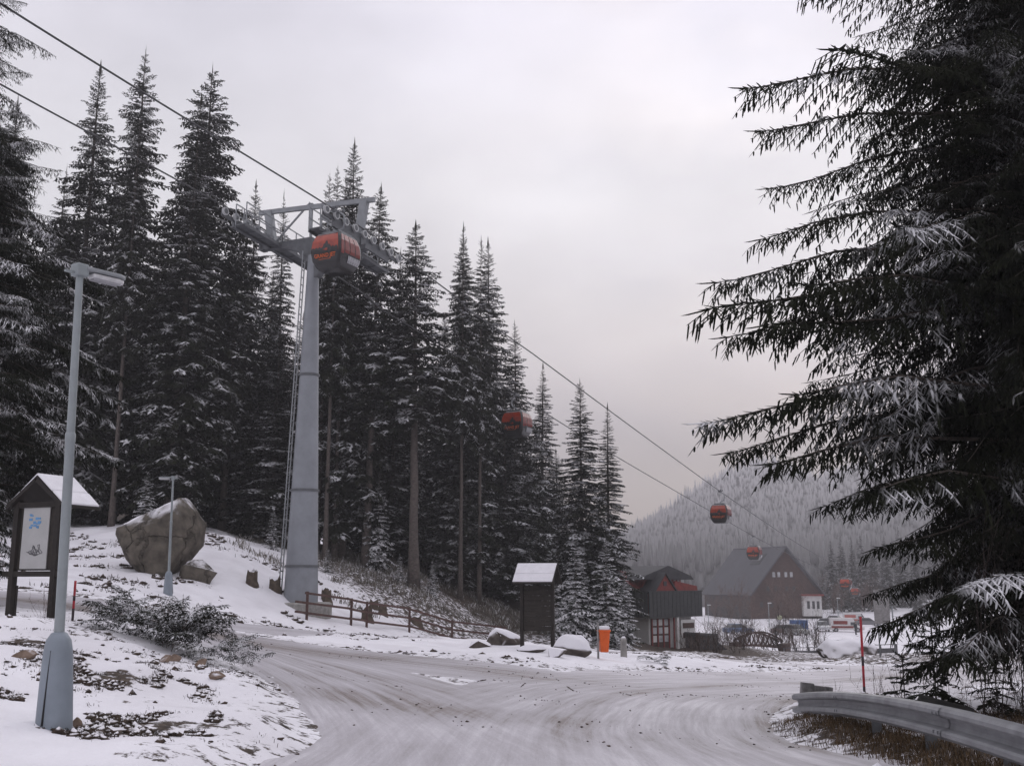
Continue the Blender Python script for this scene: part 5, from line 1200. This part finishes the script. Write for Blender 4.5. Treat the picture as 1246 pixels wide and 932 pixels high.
# ================================================================ BARE SHRUBS, GRASS
m_twig = paint('bare_twigs_brown', (0.10, 0.066, 0.052), .9, var=.3, scale=3)
m_twig_d = paint('bare_twigs_dark', (0.045, 0.034, 0.03), .9, var=.3, scale=3)
m_birch = paint('birch_twigs', (0.13, 0.08, 0.065), .9, var=.25, scale=2)
def shrub_mesh(H, stems, spread, seed, mat, w0, depth=3, kids=4, up=.55):
    T = Twigs(); rg = np.random.default_rng(seed)
    def grow(p, d, l, w, lv):
        n = 3; q = p
        for i in range(n):
            d = d + rg.normal(0, .10, 3) + np.array((0, 0, .05)); d /= np.linalg.norm(d); q2 = q + d * l / n; T.add(q, q2, w, .8, .4); T.add(q2 - d * l / n * .3, q2 + d * .02, w * .9, .8)
            if lv > 0:
                for k in range(kids):
                    if rg.random() < .45: continue
                    dd = d * up + rg.normal(0, .55, 3) + np.array((0, 0, .2)); dd /= np.linalg.norm(dd); grow(q + (q2 - q) * rg.random(), dd, l * rg.uniform(.35, .65), w * .6, lv - 1)
            q = q2
    for s in range(stems):
        a = rg.uniform(0, 6.28); d = np.array((math.cos(a) * spread * rg.random(), math.sin(a) * spread * rg.random(), 1.0)); d /= np.linalg.norm(d)
        grow(np.array((rg.normal(0, .08) * H, rg.normal(0, .08) * H, -.05)), d, H * rg.uniform(.6, .95), w0, depth)
    V, Fq = T.arrays(); return raw('twigs', V, Fq, mat)
SH = [shrub_mesh(2.6, 7, .7, 1, m_twig, .035, 2, 4), shrub_mesh(2.4, 8, .9, 2, m_twig, .03, 2, 4), shrub_mesh(3.0, 5, .5, 3, m_twig_d, .035, 2, 5), shrub_mesh(9, 1, .1, 4, m_birch, .09, 3, 4, .75), shrub_mesh(9, 2, .2, 5, m_birch, .08, 3, 4, .7)]
def shrub(i, px, py, d, s, lab, group, name='bare_shrub', sx=1.0, on=True):
    q = P(px, py, d); o = link(bpy.data.objects.new(name, SH[i])); o.location = (q.x, q.y, (GZ(q.x, q.y) if on else q.z) - .05); o.rotation_euler = (0, 0, px * .7); o.scale = (s * sx, s * sx, s); tag(o, lab, 'shrub' if 'shrub' in name else 'tree', group)
for k, px in enumerate((868, 884, 902, 915, 930, 944, 958, 972, 986, 998)): shrub(k % 3, px, 800 - (k % 3), 96 + (k * 7) % 16, .95 + .1 * (k % 3), 'leafless brown shrub growing beside the footbridge and stream', 'leafless shrubs along the stream', sx=1.1)
for k, px in enumerate((845, 853, 873, 893, 908)): shrub(k % 2, px, 796, 72 + 3 * k, .8, 'low leafless brown shrub on the slope below the lodge', 'leafless shrubs below the lodge')
for k, px in enumerate((876, 892, 905, 918, 943, 962, 975)): shrub(3 + k % 2, px, 757, 190 + (k * 5) % 14, .75 + .08 * (k % 3), 'leafless reddish tree standing before the chalet', 'leafless trees before the chalet', 'bare_tree')
for k, px in enumerate((1000, 1012, 1030, 1048, 1066)): shrub(3 + k % 2, px, 748, 222 + k * 3, .9, 'leafless grey tree behind the parked cars', 'leafless trees behind the cars', 'bare_tree')
SH2 = shrub_mesh(3.0, 7, .55, 11, m_twig_d, .013, 2, 4)
def near_shrub(px, py, d, s, lab, mesh=SH2, name='bare_shrub', cat='shrub', sx=1.0, rz=0):
    q = P(px, py, d); o = link(bpy.data.objects.new(name, mesh)); o.location = (q.x, q.y, GZ(q.x, q.y) - .05); o.scale = (s * sx, s * sx, s); o.rotation_euler = (0, 0, rz); tag(o, lab, cat)
near_shrub(1225, 885, 13.2, .75, 'leafless dark shrub behind the crash barrier under the huge spruce')
near_shrub(1246, 870, 14.5, .8, 'leafless dark shrub at the foot of the huge spruce', rz=2)
SH3 = shrub_mesh(1.0, 4, .5, 12, m_twig, .006, 1, 3)
for k, (px, py, d, s) in enumerate(((1072, 862, 17, .75), (1085, 862, 16, .55), (1102, 862, 17.5, .7), (1025, 850, 19, .35), (1120, 868, 15, .6), (1060, 850, 19, .9), (1090, 848, 20, 1.0), (1130, 850, 18.5, .9), (1160, 855, 17, .8), (1180, 862, 15.5, .7), (1200, 850, 19, 1.0), (1015, 845, 21, .5))): near_shrub(px, py, d, s, 'dry twiggy weed behind the crash barrier', SH3, 'dry_weed', 'weed', rz=k); bpy.context.scene.objects[-1] 
for o in [o for o in COL.objects if o.name.startswith('dry_weed')]: o['group'] = 'dry weeds behind the barrier'
near_shrub(47, 756, 18.0, .75, 'bare thin sapling between the feet of the left notice board', SH3, 'bare_sapling', 'sapling')
near_shrub(203, 770, 17.2, 1.0, 'bare arching twig sticking out of the cut branches', SH3, 'bare_sapling', 'sapling', sx=1.3, rz=1)
SAP = spruce_meshes('spruce_sapling', 1.5, .55, .05, 120, whorl=.16, nb=5, needle=m_need_h, fine=1.8, shape=.7, droopy=.6, gap=.1)
for px, py, d, s, lab in ((1103, 878, 13.6, .62, 'spindly spruce sapling left of the black boulder'), (1140, 860, 15.5, .9, 'spruce sapling behind the black boulder'), (1215, 872, 13.8, .6, 'spruce sapling at the foot of the leafless shrub')):
    q = P(px, py, d); stand(SAP, 'spruce_sapling', (q.x, q.y, GZ(q.x, q.y)), s, px, lab, cat='sapling')
def grass(name, n, sampler, hmin, hmax, w, mat, lab, seed):
    rg = np.random.default_rng(seed); x, y = sampler(rg, n); n = len(x); rd = road_depth(x, y); ok = rd < -.15; x, y = x[ok], y[ok]; n = len(x)
    z = base_z(x, y) + bumps(x, y, rd[ok]); h = rg.uniform(hmin, hmax, n); a = rg.uniform(0, 6.28, n); ln = rg.uniform(.2, 1.5, n) * h; a2 = rg.uniform(0, 6.28, n)
    B0 = np.stack([x - np.cos(a) * w, y - np.sin(a) * w, z - .03], -1); B1 = np.stack([x + np.cos(a) * w, y + np.sin(a) * w, z - .03], -1)
    M0 = np.stack([x + np.cos(a2) * ln * .4 - np.cos(a) * w * .7, y + np.sin(a2) * ln * .4 - np.sin(a) * w * .7, z + h * .65], -1); M1 = M0 + np.stack([np.cos(a) * w * 1.4, np.sin(a) * w * 1.4, 0 * w * h], -1)
    Tp = np.stack([x + np.cos(a2) * ln, y + np.sin(a2) * ln, z + h * (1 - .5 * (ln / h))], -1)
    V = np.stack([B0, B1, M1, M0, Tp], 1).reshape(-1, 3); b = np.arange(n)[:, None] * 5
    Fq = np.concatenate([b + np.array([[0, 1, 2]]), b + np.array([[0, 2, 3]]), b + np.array([[3, 2, 4]])], 1).reshape(-1, 3)
    tag(link(bpy.data.objects.new(name, raw(name, V, Fq, mat))), lab, 'grass', kind='stuff')
m_gr = snowy('dry_grass_brown', (0.045, 0.03, 0.018), (0.14, 0.095, 0.055), .4, .9, .45, 5, cscale=4)
m_grf = snowy('frosted_grass', (0.11, 0.095, 0.075), (0.22, 0.20, 0.175), .2, .7, .55, 1, cscale=.8, snow=(.6, .59, .6))
m_soil = snowy('dark_tufts', (0.022, 0.017, 0.014), (0.075, 0.058, 0.045), .5, .9, .45, 5, cscale=5)
def s_verge(rg, n):
    y = rg.uniform(7, 16.6, n); x = np.interp(y, gs[::-1, 1], gs[::-1, 0]) + rg.normal(-.05, .28, n); k = n // 2
    x[:k] = rg.normal(6.6, 1.3, k); y[:k] = rg.normal(12.8, 1.3, k); return x, y
grass('dry_grass', 16000, s_verge, .03, .15, .004, m_gr, 'brown dry grass under and behind the crash barrier', 1)
def s_bank(rg, n):
    x = rg.uniform(-16, 4, n); y = rg.uniform(47, 72, n); ok = (y > 51.5 - .42 * x - 2 - 3) & (fbm(x * .3, y * .3, 3) + .25 * (x + 8) / 8 > -.1) & (y > np.interp(x, [-16, -9, -4.5, -.5, 4], [52, 50, 53, 62, 66])); return x[ok], y[ok]
grass('frosted_grass', 26000, s_bank, .15, .5, .02, m_grf, 'frosted grey grass and heather on the bank below the forest', 2)
def s_tuft(rg, n):
    cs = [(95, 800, 13, .42), (60, 790, 13.6, .45), (30, 785, 14, .3), (150, 802, 13.2, .26), (135, 795, 13.6, .2), (205, 895, 10.2, .22), (185, 885, 10.4, .18), (170, 912, 9.8, .22), (225, 888, 10.3, .2), (280, 882, 10.6, .15), (150, 915, 9.7, .15), (100, 925, 9.4, .12), (215, 832, 13.5, .25), (180, 818, 14, .3), (85, 860, 10.5, .12), (10, 850, 10.8, .15), (110, 815, 12.5, .2), (290, 805, 17, .4), (60, 757, 17.5, 1.0), (130, 770, 16.2, .5), (300, 825, 15.5, .4)]
    X = []; Y = []
    for px, py, d, r_ in cs:
        q = P(px, py, d); k = int(n / len(cs)); X.append(rg.normal(q.x, r_ * 1.3, k)); Y.append(rg.normal(q.y, r_ * 1.1, k))
    X = np.concatenate(X); Y = np.concatenate(Y); ok = fbm(X * 3.1, Y * 3.1, 3) > .12; return X[ok], Y[ok]
grass('soil_tufts', 14000, s_tuft, .012, .055, .0035, m_soil, 'dark heather tufts poking through the snow near the lamp', 3)
def s_bank2(rg, n):
    x = rg.uniform(-22, -9, n); y = rg.uniform(33, 52, n); ok = fbm(x * .8, y * .8, 3) > .45; return x[ok], y[ok]
grass('bank_tufts', 6000, s_bank2, .05, .22, .012, m_soil, 'dark tufts and rubble on the snow around the boulder', 4)

def clods(name, n, sampler, s0, s1, mat, lab, seed, flat=.6, off_road=True):
    """loose lumps of earth and stones, each a small jittered octahedron"""
    rg = np.random.default_rng(seed); x, y = sampler(rg, n); rd = road_depth(x, y)
    ok = (rd < .1) if off_road else np.ones(len(x), bool); x, y, rd = x[ok], y[ok], rd[ok]; n = len(x)
    z = base_z(x, y) + (bumps(x, y, rd) if off_road else 0); r_ = s0 + (s1 - s0) * rg.random(n) ** 2.5
    D = np.array([(1, 0, 0), (0, 1, 0), (-1, 0, 0), (0, -1, 0), (0, 0, 1), (0, 0, -1)], float)
    V = D[None] * r_[:, None, None] * rg.uniform(.6, 1.3, (n, 6, 1)) + rg.normal(0, .18, (n, 6, 3)) * r_[:, None, None]; V[:, :, 2] *= flat
    a = rg.uniform(0, 6.28, n); c, s_ = np.cos(a)[:, None], np.sin(a)[:, None]; V = np.stack([V[..., 0] * c - V[..., 1] * s_, V[..., 0] * s_ + V[..., 1] * c, V[..., 2]], -1)
    V += np.stack([x, y, z + r_ * flat * .15], -1)[:, None]
    T8 = np.array([(0, 1, 4), (1, 2, 4), (2, 3, 4), (3, 0, 4), (1, 0, 5), (2, 1, 5), (3, 2, 5), (0, 3, 5)]); Fq = (np.arange(n)[:, None, None] * 6 + T8[None]).reshape(-1, 3)
    tag(link(bpy.data.objects.new(name, raw(name, V.reshape(-1, 3), Fq, mat))), lab, 'rubble', kind='stuff')
m_clod = snowy('dark_earth_clods', (0.03, 0.023, 0.019), (0.10, 0.075, 0.06), .55, .85, .62, 6, cscale=9)
m_grit = paint('brown_grit', (0.13, 0.10, 0.085), .9, var=.4, scale=11)
clods('earth_clods', 3600, s_tuft, .012, .075, m_clod, 'dark clods of earth and heather showing through snow near the lamp', 5)
def s_road(rg, n):
    i = rg.integers(0, 3, n); X = np.zeros(n); Y = np.zeros(n)
    for k, (R, lo, hi) in enumerate(((ROADS[0], 9, 45), (ROADS[1], 9, 32), (ROADS[3], 20, 32))):
        m = i == k; Rk = R[(R[:, 1] > lo) & (R[:, 1] < hi)]; j = rg.integers(0, len(Rk) - 1, m.sum()); p = Rk[j]; t = Rk[j + 1, :2] - p[:, :2]; t /= np.linalg.norm(t, axis=1, keepdims=True)
        lane = rg.choice([-2.75, -.2, 2.6, 1.2], m.sum(), p=[.45, .25, .15, .15]) + rg.normal(0, .28, m.sum()); X[m] = p[:, 0] - t[:, 1] * lane; Y[m] = p[:, 1] + t[:, 0] * lane
    ok = fbm(X * .6, Y * .6, 2) > -.1
    return X[ok], Y[ok]
clods('road_grit', 4200, s_road, .005, .032, m_grit, 'brown grit and lumps scattered along the wheel tracks', 6, .5, False)
def s_edge(rg, n):
    x = rg.uniform(-14, 14, n); y = rg.uniform(22, 50, n); rd = road_depth(x, y); ok = (rd < 0) & (rd > -2.2) & (fbm(x * .7, y * .7, 3) > .25); return x[ok], y[ok]
clods('verge_clods', 16000, s_edge, .015, .10, m_clod, 'dark clods and frozen lumps along the snowy road edges', 7)
def s_bank3(rg, n):
    x = rg.uniform(-24, -7, n); y = rg.uniform(32, 54, n); ok = fbm(x * .8, y * .8, 3) > .4; return x[ok], y[ok]
clods('bank_rubble', 5000, s_bank3, .03, .22, m_clod, 'dark stones and clods lying on the snow around the boulder', 8)

# ================================================================ haze
HAZE = 0.001
hm = bpy.data.materials.new('haze'); hm.use_nodes = True; t = hm.node_tree; t.nodes.clear()
ho = t.nodes.new('ShaderNodeOutputMaterial'); pv = t.nodes.new('ShaderNodeVolumePrincipled')
pv.inputs['Color'].default_value = (0.93, 0.915, 0.955, 1); pv.inputs['Density'].default_value = HAZE; pv.inputs['Anisotropy'].default_value = 0.2
t.links.new(pv.outputs[0], ho.inputs['Volume'])
hz = MB().box((225, 545, 70), (1400, 1300, 220)).build('haze', hm); hz.location = (0, 0, 0)
tag(hz, 'thin grey winter mist filling the valley', 'haze', kind='stuff')
